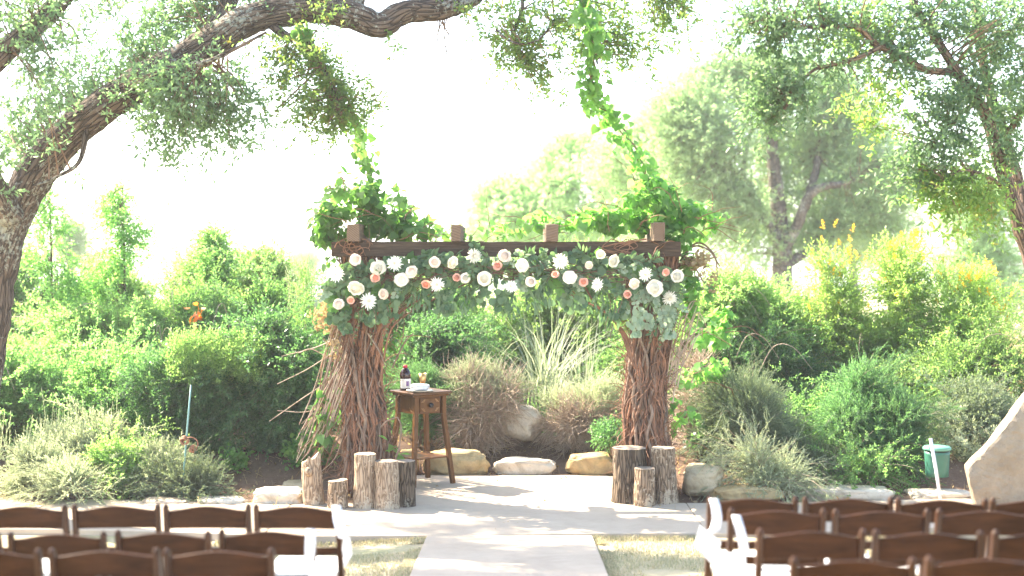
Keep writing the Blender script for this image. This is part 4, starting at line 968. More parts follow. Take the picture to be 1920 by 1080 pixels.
# ------------------------------------------------------------------ arbour
AY = 13.45                                        # front face of the beam
ar = thing('arbor', 'weathered timber arbour of beams, rafter ends and two vine wrapped posts', 'arbour', (0, AY + .3, 0))
a0 = ar.location
zt = CAMH + (PY0 - 453) * AY / F; zb = CAMH + (PY0 - 481) * AY / F
xl, xr = (621 - PX0) * AY / F, (1277 - PX0) * AY / F
def beam(name, x0, x1, y0, y1, z0, z1, mat, axis=0, seg=40):
    """timber with slightly uneven faces"""
    mb = MB(); rr = random.Random(int(abs(x0) * 100 + z0 * 10 + y0 * 7)); vs = []
    for i in range(seg + 1):
        t = i / seg
        for (u, v) in ((0, 0), (1, 0), (1, 1), (0, 1)):
            j1, j2 = rr.uniform(-.004, .004), rr.uniform(-.004, .004)
            if axis == 0: vs.append((x0 + (x1 - x0) * t, y0 + (y1 - y0) * u + j1, z0 + (z1 - z0) * v + j2))
            else: vs.append((x0 + (x1 - x0) * u + j1, y0 + (y1 - y0) * t, z0 + (z1 - z0) * v + j2))
    fs = [(4 * i + k, 4 * i + (k + 1) % 4, 4 * i + 4 + (k + 1) % 4, 4 * i + 4 + k) for i in range(seg) for k in range(4)] + [(3, 2, 1, 0), (4 * seg, 4 * seg + 1, 4 * seg + 2, 4 * seg + 3)]
    mb.add([Vector(v) - a0 for v in vs], fs); o = mb.obj(name, mat, ar, bevel=.006); return o
beam('beam', xl, xr, AY, AY + .09, zb, zt, M['beam'])
beam('beam', xl + .05, xr - .03, AY + .62, AY + .71, zb, zt, M['beam'])
def endgrain():
    m, t, p, out = newmat('end_grain')
    v = coords(t, (1, 0.02, 1)); wv = t.nodes.new('ShaderNodeTexWave'); wv.wave_type = 'RINGS'; wv.rings_direction = 'Y'
    wv.inputs['Scale'].default_value = 22; wv.inputs['Distortion'].default_value = 2.0; wv.inputs['Detail'].default_value = 3
    t.links.new(v, wv.inputs['Vector'])
    c = ramp(t, [(0.2, (0.09, 0.058, 0.042)), (0.8, (0.23, 0.16, 0.115))], mixc(t, .45, wv.outputs[0], noise(t, coords(t), 14, 7, .7)))
    t.links.new(c, p.inputs['Base Color']); p.inputs['Roughness'].default_value = .9; p.inputs['Specular IOR Level'].default_value = .2
    bump(t, p, wv.outputs[0], .3, .004); return m
M['end_grain'] = endgrain()
for px0, px1, py0, py1 in [(650, 674, 420, 452), (845, 864, 421, 452), (1024, 1047, 420, 452), (1226, 1247, 417, 450)]:
    y0 = AY - .16; s = y0 / F
    x0, x1 = (px0 - PX0) * s, (px1 - PX0) * s; z1 = CAMH + (PY0 - py0) * s
    o = beam('rafter', x0, x1, y0, AY + 1.05, zt + .002, z1, M['rafter'], 1, 14)
    mb = MB(); q = .003
    mb.box(Vector(((x0 + x1) / 2, y0 - .004, (zt + z1) / 2)) - a0, (x1 - x0 - .008, .008, z1 - zt - .012)); e = mb.obj('end_grain', M['end_grain'], o)
COL = [(-1.43, AY + .30, -1), (1.33, AY + .30, 1)]
for x, y, s in COL:
    mb = MB(); mb.box(Vector((x, y, (zb + .1) / 2)) - a0, (.16, .16, zb + .1)); mb.obj('post', M['post'], ar, bevel=.008)

# ------------------------------------------------------------------ climbing vines: twisted stems round each post, leaves on top, a strand up to the oak
heart_m = fast_mesh('leaf', *leaf_shape('heart', .085, .082), M['vine_leaf'])
def vine(label, x, y, blobs, strand, seed, prof, side, lean):
    rng = np.random.default_rng(seed); rr = random.Random(seed)
    root = thing('climbing_vine', label, 'vine', (x, y, 0), 0, 'vines wrapped round the arbour posts')
    def R(z):
        for (z0, r0), (z1, r1) in zip(prof, prof[1:]):
            if z <= z1: return r0 + (r1 - r0) * (z - z0) / (z1 - z0)
        return prof[-1][1]
    H = zb + .05
    ctr = lambda z: Vector((lean * z * (1 - .25 * z) + .03 * math.sin(z * 3 + seed), 0, z))
    for i in range(165):
        a = rr.uniform(0, 6.283); tw = rr.uniform(-1.5, 1.5); pts = []; k = 15
        depth = rr.uniform(.72, 1.06); z0 = 0 if rr.random() < .75 else rr.uniform(.1, .9); z1 = H if rr.random() < .7 else rr.uniform(1.1, H)
        ph, fr = rr.uniform(0, 6), rr.uniform(2.5, 5)
        for j in range(k):
            z = z0 + (z1 - z0) * j / (k - 1)
            aa = a + tw * z / H + .26 * math.sin(fr * z + ph) + rr.uniform(-.17, .17)
            r = R(z) * (depth + .12 * math.sin(fr * 1.3 * z + ph * 2) + rr.uniform(-.05, .07))
            pts.append(ctr(z) + Vector((math.cos(aa) * r, math.sin(aa) * r * .95, 0)))
        rad = rr.choice([.006, .007, .008, .009, .010, .012, .014, .017])
        mb = MB(); mb.tube(catmull(pts, 3), lerp_list([rad * (1.15 - .35 * j / (k - 1)) for j in range(k)], 3), 6, True)
        mb.obj('stem', M[rr.choice(['vine_stem', 'vine_stem_red', 'vine_stem_red', 'vine_stem_grey'])], root, True)
    # fine tangle
    mb = MB()
    for i in range(640):
        z = rr.uniform(.05, H); a = rr.uniform(0, 6.283); r = R(z) * rr.uniform(.9, 1.12)
        p = ctr(z) + Vector((math.cos(a) * r, math.sin(a) * r, 0)); pts = [p]
        dv = Vector((math.cos(a) * .35 + rr.uniform(-.4, .4), math.sin(a) * .35 + rr.uniform(-.4, .4), rr.choice([-1, 1]) * rr.uniform(.3, 1))).normalized()
        for q in range(5):
            dv = (dv + Vector((rr.uniform(-.5, .5), rr.uniform(-.5, .5), rr.uniform(-.3, .3)))).normalized(); pts.append(pts[-1] + dv * .06)
        mb.tube(pts, [.0045, .004, .0035, .003, .002, .001], 4, False)
    mb.obj('tendrils', M['vine_stem_red'], root, True)['kind'] = 'stuff'
    # leaf positions
    pos, dr = [], []
    for c, r, k in blobs:
        n = int(k); p, out = blob_points(n, np.array(c) - np.array(root.location), r, rng, 7, .4)
        pos.append(p); dr.append(out)
    # strand up to the branch
    sp = [Vector(p) - root.location for p, w_ in strand]; cp = catmull(sp, 8); ws = lerp_list([w_ for p, w_ in strand], 8)
    for k in range(2):
        mb = MB(); mb.tube([p + Vector((.025 * math.sin(i * .7 + k * 3), .02 * math.cos(i * .7 + k * 3), 0)) for i, p in enumerate(cp)], .008, 6, False); mb.obj('stem', M['vine_stem_grey'], root, True)
    for p, w_ in zip(cp, ws):
        for q in range(6):
            pos.append(np.array([[p.x + rng.normal() * w_, p.y + rng.normal() * w_ * .8, p.z + rng.uniform(-.06, .06)]])); dr.append(rng.normal(size=(1, 3)) * .5 + np.array([[0, -.5, -.5]]))
    pos = np.vstack(pos); out = np.vstack(dr)
    # leaf blade: petiole outwards, tip hanging, face turned up and outwards
    dirs = out * .8 + rng.normal(size=pos.shape) * .5 + np.array([0, -.15, -.55])
    dirs /= np.linalg.norm(dirs, axis=1, keepdims=True)
    face = out * .7 + np.array([0, -.35, .8]) + rng.normal(size=pos.shape) * .4
    xx = np.cross(dirs, face); xx /= np.linalg.norm(xx, axis=1, keepdims=True); zz = np.cross(xx, dirs)
    order = np.argsort(pos[:, 1] + rng.uniform(0, .5, len(pos)))
    for i in order[:300]:
        o = link(bpy.data.objects.new('leaf', heart_m), root)
        sc = rng.uniform(.65, 1.25); Rm = Matrix([[xx[i][q], dirs[i][q], zz[i][q]] for q in range(3)]).to_4x4()
        o.matrix_local = Matrix.Translation(pos[i]) @ Rm @ Matrix.Scale(sc, 4)
    lv, lf = leaf_shape('heart', .085, .082); rest = order[300:]
    Rm = np.stack([xx[rest], dirs[rest], zz[rest]], axis=2)
    v = np.einsum('nij,vj->nvi', Rm, lv) * rng.uniform(.6, 1.25, len(rest))[:, None, None] + pos[rest][:, None, :]
    f = lf[None] + (np.arange(len(rest)) * len(lv))[:, None, None]
    o = link(bpy.data.objects.new('leaves', fast_mesh('leaves', v.reshape(-1, 3), f.reshape(-1, 4), M['vine_leaf'])), root); o['kind'] = 'stuff'
    # bare runners on the roof
    mb = MB()
    for i in range(60):
        c, r, k = blobs[rr.randrange(len(blobs))]
        p = Vector(c) - root.location + Vector((rr.uniform(-1, 1) * r[0], rr.uniform(-1, 1) * r[1], rr.uniform(-.9, .3) * r[2])); pts = [p]
        dv = Vector((rr.uniform(-1, 1), rr.uniform(-.4, .4), rr.uniform(-.1, .6))).normalized()
        for q in range(7):
            dv = (dv + Vector((rr.uniform(-.4, .4), rr.uniform(-.4, .4), rr.uniform(-.45, .2)))).normalized(); pts.append(pts[-1] + dv * .07)
        mb.tube(pts, [.005, .005, .0045, .004, .0035, .003, .002, .001], 4, False)
    mb.obj('runners', M['vine_stem_red'], root, True)['kind'] = 'stuff'
    return root
def VB(px, py, rx, ry, d, n, dep=.35):
    s = d / F; return (tuple(P(px, py, d)), (rx * s, dep, ry * s), n)
TY = AY + .3
vl = vine('thick vine of twisted reddish stems round the left post with leaves heaped on the beam', COL[0][0], COL[0][1],
     [VB(655, 400, 65, 50, TY, 200), VB(725, 405, 70, 50, TY, 200), VB(780, 430, 35, 22, TY, 60), VB(600, 410, 30, 40, TY, 60), VB(690, 365, 45, 30, TY, 170), VB(615, 430, 32, 38, TY, 110), VB(765, 432, 40, 22, TY, 90), VB(640, 350, 30, 25, TY, 45), VB(755, 385, 25, 25, TY, 30),
      VB(635, 470, 30, 40, TY, 70, .25), VB(850, 440, 60, 14, TY + .5, 45), VB(700, 650, 26, 60, TY + .2, 22, .15), VB(735, 640, 22, 30, TY + .1, 18, .1), VB(600, 800, 30, 80, TY - .1, 60, .2), VB(745, 850, 22, 40, TY - .2, 14, .1), VB(620, 740, 25, 60, TY, 24, .2)],
     [(P(690, 400, TY), .09), (P(695, 340, TY), .055), (P(682, 285, TY - .2), .045), (P(672, 245, TY - .9), .05), (P(640, 190, TY - 1.2), .035), (P(605, 130, TY - 1.3), .03), (P(575, 80, TY - 1.2), .025), (P(562, 58, TY - 1.4), .03)],
     1, [(0, .25), (.5, .22), (1.1, .175), (1.75, .18), (2.05, .22), (2.4, .27)], -1, .02)
vr = vine('thick vine of twisted red brown stems round the right post under a leafy green crown', COL[1][0], COL[1][1],
     [VB(1215, 395, 75, 52, TY, 290), VB(1275, 390, 65, 48, TY, 220), VB(1325, 415, 38, 30, TY, 80), VB(1150, 405, 55, 38, TY, 270), VB(1080, 415, 50, 26, TY + .1, 130), VB(1010, 415, 35, 25, TY + .2, 65), VB(1225, 355, 40, 25, TY, 120), VB(1270, 440, 40, 25, TY - .2, 70, .15), VB(940, 432, 50, 14, TY + .4, 36),
      VB(1310, 560, 26, 60, TY + .1, 110, .2), VB(1340, 620, 40, 50, TY + .4, 150, .3), VB(1325, 690, 45, 40, TY + .6, 90, .3), VB(1175, 590, 40, 40, TY + .3, 60, .2), VB(1290, 500, 22, 30, TY, 50, .15), VB(1280, 780, 25, 60, TY, 28, .2)],
     [(P(1225, 390, TY), .12), (P(1212, 335, TY), .085), (P(1188, 278, TY - .1), .085), (P(1150, 222, TY - .2), .075), (P(1118, 190, TY - .6), .06), (P(1108, 150, TY - .9), .065), (P(1114, 90, TY - 1.1), .055), (P(1104, 40, TY - 1.1), .05), (P(1092, -20, TY - 1.0), .045)],
     2, [(0, .18), (.5, .20), (1.1, .18), (1.7, .185), (2.0, .22), (2.4, .27)], 1, -.01)
# arching woody runners under the beam and hanging strips
def tubes_on(root, name, lists, mat, rad, n=6):
    for pts in lists:
        mb = MB(); k = len(pts); mb.tube(catmull([Vector(p) - root.location for p in pts], 6), lerp_list([rad * (1.1 - .5 * j / (k - 1)) for j in range(k)], 6), n, False); mb.obj(name, M[mat], root, True)
rr = random.Random(9)
for k in range(9):
    e = rr.uniform(-10, 10)
    tubes_on(vl, 'runner', [[P(705 + e, 690 + e * 3, TY - .2), P(722 + e, 620 + e, TY - .25), P(750 + e, 585 + e, TY - .2), P(800 + 3 * e, 552 + e * .6, TY - .15), P(850 + 5 * e, 525, TY - .1)]], 'vine_stem_red', .007)
    tubes_on(vr, 'runner', [[P(1190 + e, 690 + e * 2, TY - .2), P(1172 + e, 630 + e, TY - .2), P(1140 + e, 590 + e, TY - .2), P(1100 + 2 * e, 565 + e * .5, TY - .1), P(1060 + 4 * e, 525, TY - .1)]], 'vine_stem_red', .007)
for k in range(64):
    x = rr.uniform(-1, 1); y_ = rr.uniform(-1, 1)
    tubes_on(vl, 'twig', [[P(655 + x * 25, 640 + 90 * y_, TY - .1 + .2 * x), P(628 + x * 26 + rr.uniform(-8, 8), 720 + 70 * y_ + rr.uniform(-15, 15), TY - .2), P(605 + x * 24 + rr.uniform(-10, 10), 790 + 60 * y_ + rr.uniform(-15, 15), TY - .15), P(580 + x * 30, 840 + 50 * y_, TY - .1 + .2 * x)]], ['cane', 'vine_stem_red', 'vine_stem_grey', 'twig_pale'][k % 4], .0046)
for pts in [[P(640, 650, TY), P(580, 690, TY), P(520, 720, TY)], [P(640, 700, TY), P(570, 745, TY), P(505, 790, TY + .1)], [P(630, 680, TY), P(585, 655, TY), P(560, 662, TY)], [P(640, 630, TY), P(590, 652, TY + .2), P(528, 668, TY + .2)], [P(650, 730, TY), P(585, 770, TY), P(520, 770, TY)]]:
    tubes_on(vl, 'twig', [pts], 'cane', .0055)
tubes_on(vl, 'twig', [[P(690, 625, TY - .3), P(712, 660, TY - .4), P(722, 688, TY - .4)], [P(735, 690, TY), P(760, 640, TY), P(775, 625, TY)], [P(715, 800, TY - .3), P(725, 790, TY - .35), P(745, 782, TY - .4)], [P(735, 880, TY - .3), P(748, 840, TY - .4), P(752, 800, TY - .4), P(745, 782, TY - .4)]], 'vine_stem_grey', .009)
for k in range(12):
    x = rr.uniform(-1, 1)
    tubes_on(vr, 'twig', [[P(1262 + x * 12, 700 + rr.uniform(-40, 60), TY - .1), P(1290 + x * 20, 640 + rr.uniform(-60, 40), TY - .1), P(1315 + x * 24, 560 + rr.uniform(-10, 70), TY)]], 'cane', .007)
for pts in [[P(1275, 490, TY), P(1300, 462, TY), P(1330, 470, TY), P(1350, 500, TY)], [P(1275, 480, TY), P(1310, 455, TY), P(1340, 480, TY), P(1345, 520, TY)], [P(1270, 500, TY), P(1310, 488, TY), P(1345, 482, TY)], [P(1270, 495, TY), P(1300, 500, TY), P(1320, 530, TY)]]:
    tubes_on(vr, 'twig', [pts], 'vine_stem_grey', .011)
for k in range(9):
    cx_, cy_ = 650 + rr.uniform(-28, 34), 466 + rr.uniform(-8, 8); ra, rb = rr.uniform(10, 24), rr.uniform(6, 14); a_ = rr.uniform(0, 6)
    tubes_on(vl, 'runner', [[P(cx_ + ra * math.cos(a_ + q * .8), cy_ + rb * math.sin(a_ + q * .8) - q * .8, AY - .03 - .01 * math.sin(q)) for q in range(7)]], 'vine_stem_red', .005)
    tubes_on(vr, 'runner', [[P(1165 + rr.uniform(-20, 50), 448, AY - .02), P(1150 + rr.uniform(-30, 50), 465, AY - .03), P(1140 + rr.uniform(-40, 60), 478, AY - .04), P(1110 + rr.uniform(-30, 90), 488, AY - .06)]], 'vine_stem_red', .0045)
for root, cx, cy, rx, ry, n in [(vl, 610, 580, 38, 60, 330), (vl, 640, 620, 30, 60, 160), (vr, 1310, 490, 30, 26, 150), (vr, 1330, 530, 14, 25, 50)]:
    p, out = blob_points(n, np.array(P(cx, cy, TY - .1)) - np.array(root.location), (rx * TY / F, .2, ry * TY / F), RNG, 8, .5)
    o = scatter('dry_leaves', [leaf_shape('oval', .055, .035)], p, out + RNG.normal(size=p.shape) * .5 + np.array([0, 0, -.5]), RNG.uniform(.6, 1.2, n), M['dry_leaf'], RNG, root); o['kind'] = 'stuff'

# ------------------------------------------------------------------ garland of eucalyptus with flowers
GY = AY - .10
ga = thing('garland', 'eucalyptus and ivy garland swagged along the front of the beam', 'garland', (0, GY, 2.2))
path = [(632, 590), (640, 555), (665, 530), (710, 520), (760, 520), (810, 512), (860, 505), (910, 508), (960, 512), (1010, 510), (1060, 508), (1110, 516), (1160, 520), (1205, 530), (1240, 550), (1255, 595)]
half = [30, 36, 40, 42, 42, 38, 34, 36, 36, 36, 36, 38, 44, 50, 50, 36]
# a core rope of twigs
mb = MB()
for k in range(40):
    off = [Vector((rr.uniform(-.02, .02), rr.uniform(-.05, .06), rr.uniform(-.08, .08))) for _ in path]
    a = rr.randrange(0, len(path) - 5)
    pts = [P(x, y, GY) + o_ - ga.location for (x, y), o_ in list(zip(path, off))[a:a + 6]]
    mb.tube(catmull(pts, 3), .005, 4, False)
mb.obj('core_twigs', M['twig'], ga)['kind'] = 'stuff'
rng = np.random.default_rng(77)
meshes = {'round': (fast_mesh('leaf', *leaf_shape('round', .066, .062), M['euc']), leaf_shape('round', .066, .062)),
          'long': (fast_mesh('leaf', *leaf_shape('oval', .095, .030), M['euc']), leaf_shape('oval', .095, .030)),
          'pale': (fast_mesh('leaf', *leaf_shape('round', .058, .046), M['euc_pale']), leaf_shape('round', .058, .046)),
          'green': (fast_mesh('leaf', *leaf_shape('heart', .075, .068), M['vine_leaf']), leaf_shape('heart', .075, .068))}
items = []
def add_leaf(kind, px, py, dy, down=.6, spread=.7):
    p = P(px, py, GY - dy)
    d = Vector((rng.normal() * spread, -abs(rng.normal()) * .35, -down + rng.normal() * spread)).normalized()
    fce = Vector((rng.normal() * .5, -1.0, .45 + rng.normal() * .5))
    x = d.cross(fce).normalized(); z = x.cross(d)
    items.append((kind, p - ga.location, x, d, z, rng.uniform(.7, 1.35)))
def leaf_at(kind, p, d, fce, sc):
    d = d.normalized(); x = d.cross(fce).normalized(); items.append((kind, p, x, d, x.cross(d), sc))
for i in range(520):
    t = rng.uniform(0, len(path) - 1.001); k = int(t); u = t - k
    x = path[k][0] * (1 - u) + path[k + 1][0] * u; y = path[k][1] * (1 - u) + path[k + 1][1] * u; h = half[k] * (1 - u) + half[k + 1] * u
    add_leaf('round' if rng.random() < .6 else ('long' if rng.random() < .7 else 'green'), x + rng.normal() * 8, y + rng.uniform(-1, .55) * h * .85, rng.uniform(-.10, .04))
stems_mb = MB()
for i in range(175):
    t = rng.uniform(0, len(path) - 1.001); k = int(t); u = t - k
    x = path[k][0] * (1 - u) + path[k + 1][0] * u; y = path[k][1] * (1 - u) + path[k + 1][1] * u; h = half[k] * (1 - u) + half[k + 1] * u
    e = rng.uniform(-1, 1)
    p = P(x + rng.normal() * 10, y - 10 + e * h * .62, GY - rng.uniform(-.10, .07)) - ga.location
    q = rng.random()
    if 1190 < x and y + e * h > 550: kind = 'pale' if q < .75 else 'long'
    elif 865 < x < 930 or (1010 < x < 1050): kind = 'long' if q < .75 else 'round'
    else: kind = 'round' if q < .55 else ('long' if q < .80 else ('green' if q < .90 else 'pale'))
    side = 1 if rng.random() < (.35 + .3 * (x > 950)) else -1
    dv = Vector((side * abs(rng.normal() * .9), -rng.uniform(.15, .75), e * -.7 - rng.uniform(-.25, .6))).normalized()
    L = rng.uniform(.11, .21) if e > -.5 else rng.uniform(.10, .17); n_ = int(rng.integers(8, 14)); pts = [p]
    for j in range(n_):
        dv = (dv + Vector((rng.normal() * .06, 0, -.07))).normalized(); p = p + dv * (L / n_); pts.append(p)
        sd = dv.cross(Vector((0, -1, 0))).normalized() * (1 if j % 2 else -1)
        ld = dv * .75 + sd * rng.uniform(.6, 1.1) + Vector((rng.normal() * .2, rng.normal() * .3 - .15, rng.normal() * .2 - .15))
        leaf_at(kind, p, ld, Vector((rng.normal() * .45, -1, .5 + rng.normal() * .45)), rng.uniform(.85, 1.3) * (1 - .4 * j / n_))
    stems_mb.tube(pts, .0028, 3, False)
stems_mb.obj('spray_stems', M['twig'], ga)['kind'] = 'stuff'
for cx, cy0, cy1, n, kind in [(718, 560, 595, 30, 'round'), (835, 540, 580, 40, 'round'), (815, 545, 575, 14, 'long'), (945, 540, 580, 40, 'round'), (1062, 540, 575, 30, 'round'), (1020, 530, 558, 24, 'long'), (1245, 570, 630, 60, 'pale'), (1215, 580, 610, 30, 'pale'), (1170, 560, 590, 24, 'round'), (1120, 550, 575, 12, 'long'), (960, 545, 585, 10, 'long'), (690, 575, 600, 18, 'round'), (1262, 520, 560, 18, 'round'), (780, 540, 570, 14, 'long'), (875, 535, 575, 22, 'long'), (905, 540, 570, 16, 'round'), (1000, 540, 575, 20, 'long'), (1085, 545, 580, 18, 'round'), (1140, 555, 600, 20, 'long'), (1195, 570, 625, 34, 'pale'), (740, 548, 590, 16, 'round')]:
    for i in range(n): add_leaf(kind, cx + rng.normal() * 10, rng.uniform(cy0, cy1), rng.uniform(-.02, .06), 1.2, .4)
items.sort(key=lambda q: q[1].y + rng.uniform(0, .1))
for kind, p, x, d, z, s in items[:300]:
    o = link(bpy.data.objects.new('leaf', meshes[kind][0]), ga)
    o.matrix_local = Matrix.Translation(p) @ Matrix([[x[q], d[q], z[q]] for q in range(3)]).to_4x4() @ Matrix.Scale(s, 4)
for kind in meshes:
    sel = [q for q in items[300:] if q[0] == kind]
    if not sel: continue
    lv, lf = meshes[kind][1]; V = []; Fq = []
    for i, (k_, p, x, d, z, s) in enumerate(sel):
        Rm = np.array([[x[q], d[q], z[q]] for q in range(3)]); V.append((lv * s) @ Rm.T + np.array(p)); Fq.append(lf + i * len(lv))
    o = link(bpy.data.objects.new('leaves', fast_mesh('leaves', np.vstack(V), np.vstack(Fq), {'round': M['euc'], 'long': M['euc'], 'pale': M['euc_pale'], 'green': M['vine_leaf']}[kind])), ga); o['kind'] = 'stuff'
# hanging sprays of small leaves (ferny strands) below the garland
for cx, cy0, cy1 in [(675, 560, 625), (668, 575, 640), (700, 580, 650), (1150, 540, 640), (1140, 550, 620), (1162, 540, 600), (772, 545, 600), (724, 570, 640), (878, 535, 560), (896, 535, 565), (1266, 575, 625), (1225, 580, 640), (1240, 590, 655)]:
    n = 26; pos = np.array([np.array(P(cx + 5 * math.sin(t * 5) , cy0 + (cy1 - cy0) * t, GY - .06)) - np.array(ga.location) for t in np.linspace(0, 1, n)])
    mb = MB(); mb.tube([Vector(q) for q in pos[::3]], .004, 4, False); st = mb.obj('strand', M['twig'], ga)
    dd = RNG.normal(size=(n, 3)) * .5 + np.array([0, -.2, -.4]); dd[:, 0] += np.where(np.arange(n) % 2, 1, -1) * .8
    scatter('strand_leaves', [leaf_shape('oval', .038, .014)], pos, dd, RNG.uniform(.8, 1.2, n), M['euc'], RNG, st)

# flowers
def petal_mesh(name, mat, L, W, cup, curl, seed=0):
    """a cupped petal from the centre outwards along +Y, rising in +Z"""
    nu, nv = 5, 5; V = []; Fq = []
    for i in range(nu):
        t = i / (nu - 1)
        for j in range(nv):
            s = (j / (nv - 1) - .5) * 2
            wd = W * (.35 + 1.0 * math.sin(math.pi * (.12 + .66 * t))) * .55
            x = s * wd; y = L * t * (1 - .10 * s * s * t); z = cup * L * (t ** 1.4) - curl * L * max(0, t - .6) ** 2 * 4 + .22 * wd * s * s
            V.append((x, y, z))
    for i in range(nu - 1):
        for j in range(nv - 1): Fq.append((i * nv + j, i * nv + j + 1, (i + 1) * nv + j + 1, (i + 1) * nv + j))
    return fast_mesh(name, np.array(V), np.array(Fq), M[mat], True)
def bud_mesh(name, mat, r):
    """the spiral heart of a rose: rolled petals"""
    V = []; Fq = []; nb = 0
    for ring, (rad, h, turn) in enumerate([(.14, .74, 1.25), (.32, .72, 1.2), (.52, .66, .8), (.52, .66, .8), (.72, .56, .6), (.72, .56, .6), (.72, .56, .6)]):
        n = 13; st = ring * 2.2
        for i in range(n):
            a = st + turn * 2 * math.pi * (i / (n - 1)) * .8; rr_ = r * rad * (1 + .10 * i / n)
            ed = math.sin(math.pi * i / (n - 1)) ** .5
            for (k, q) in ((.8, -.15), (1.0, .45), (.74, 1.0)):
                V.append((rr_ * k * math.cos(a), rr_ * k * math.sin(a), r * h * (q * (.75 + .25 * ed))))
        for i in range(n - 1):
            for k in range(2):
                b = nb + i * 3 + k; Fq.append((b, b + 1, b + 4, b + 3))
        nb += n * 3
    nn = 14
    for (rad, z) in ((.66, -.1), (.64, .25), (.52, .46), (.30, .58), (.08, .64)):
        for j in range(nn): V.append((r * rad * math.cos(2 * math.pi * j / nn), r * rad * math.sin(2 * math.pi * j / nn), r * z))
    for i in range(4):
        for j in range(nn): Fq.append((nb + i * nn + j, nb + i * nn + (j + 1) % nn, nb + (i + 1) * nn + (j + 1) % nn, nb + (i + 1) * nn + j))
    return fast_mesh(name, np.array(V), np.array(Fq), M[mat], True)
PM = {}
for k, (mo, mi) in {'white': ('petal_white', 'petal_white'), 'blush': ('petal_pale', 'petal_blush'), 'coral': ('petal_coral', 'petal_coral_in'), 'cream': ('petal_white', 'petal_cream_in')}.items():
    PM[k] = (petal_mesh('petal', mo, 1.0, 1.05, .30, .35), petal_mesh('petal', mo, .84, .95, .55, .10), bud_mesh('bud', mi, .86))
def spider_mesh():
    V = []; Fq = []; r_ = random.Random(4)
    for ring, (n, L, el) in enumerate([(20, 1.0, .12), (18, .9, .40), (14, .72, .72), (10, .5, 1.05)]):
        for i in range(n):
            a = 2 * math.pi * (i + .5 * ring) / n + r_.uniform(-.12, .12); e = el + r_.uniform(-.12, .12); Lq = L * r_.uniform(.85, 1.1); wd = .062
            ca, sa = math.cos(a), math.sin(a); b = len(V)
            for t in (0, .35, .7, 1.0):
                rad = Lq * (t * math.cos(e)); z = Lq * math.sin(e) * t + .10 * t * t
                ww = wd * (.6 + t * .9) if t < .9 else wd * .5
                V += [(ca * rad - sa * ww, sa * rad + ca * ww, z + .02), (ca * rad, sa * rad, z - .015), (ca * rad + sa * ww, sa * rad - ca * ww, z + .02)]
            for k in range(3):
                for j in range(2): q = b + 3 * k + j; Fq.append((q, q + 1, q + 4, q + 3))
    return fast_mesh('florets', np.array(V), np.array(Fq), M['petal_spider'])
SPM = spider_mesh()
def calyx(): 
    mb = MB(); mb.lathe([(.02, -.55), (.10, -.45), (.34, -.12), (.46, .02), (.2, .05)], (0, 0, 0), 10); return mb.mesh('calyx', M['hedge_mid'], True)
CAL = calyx()
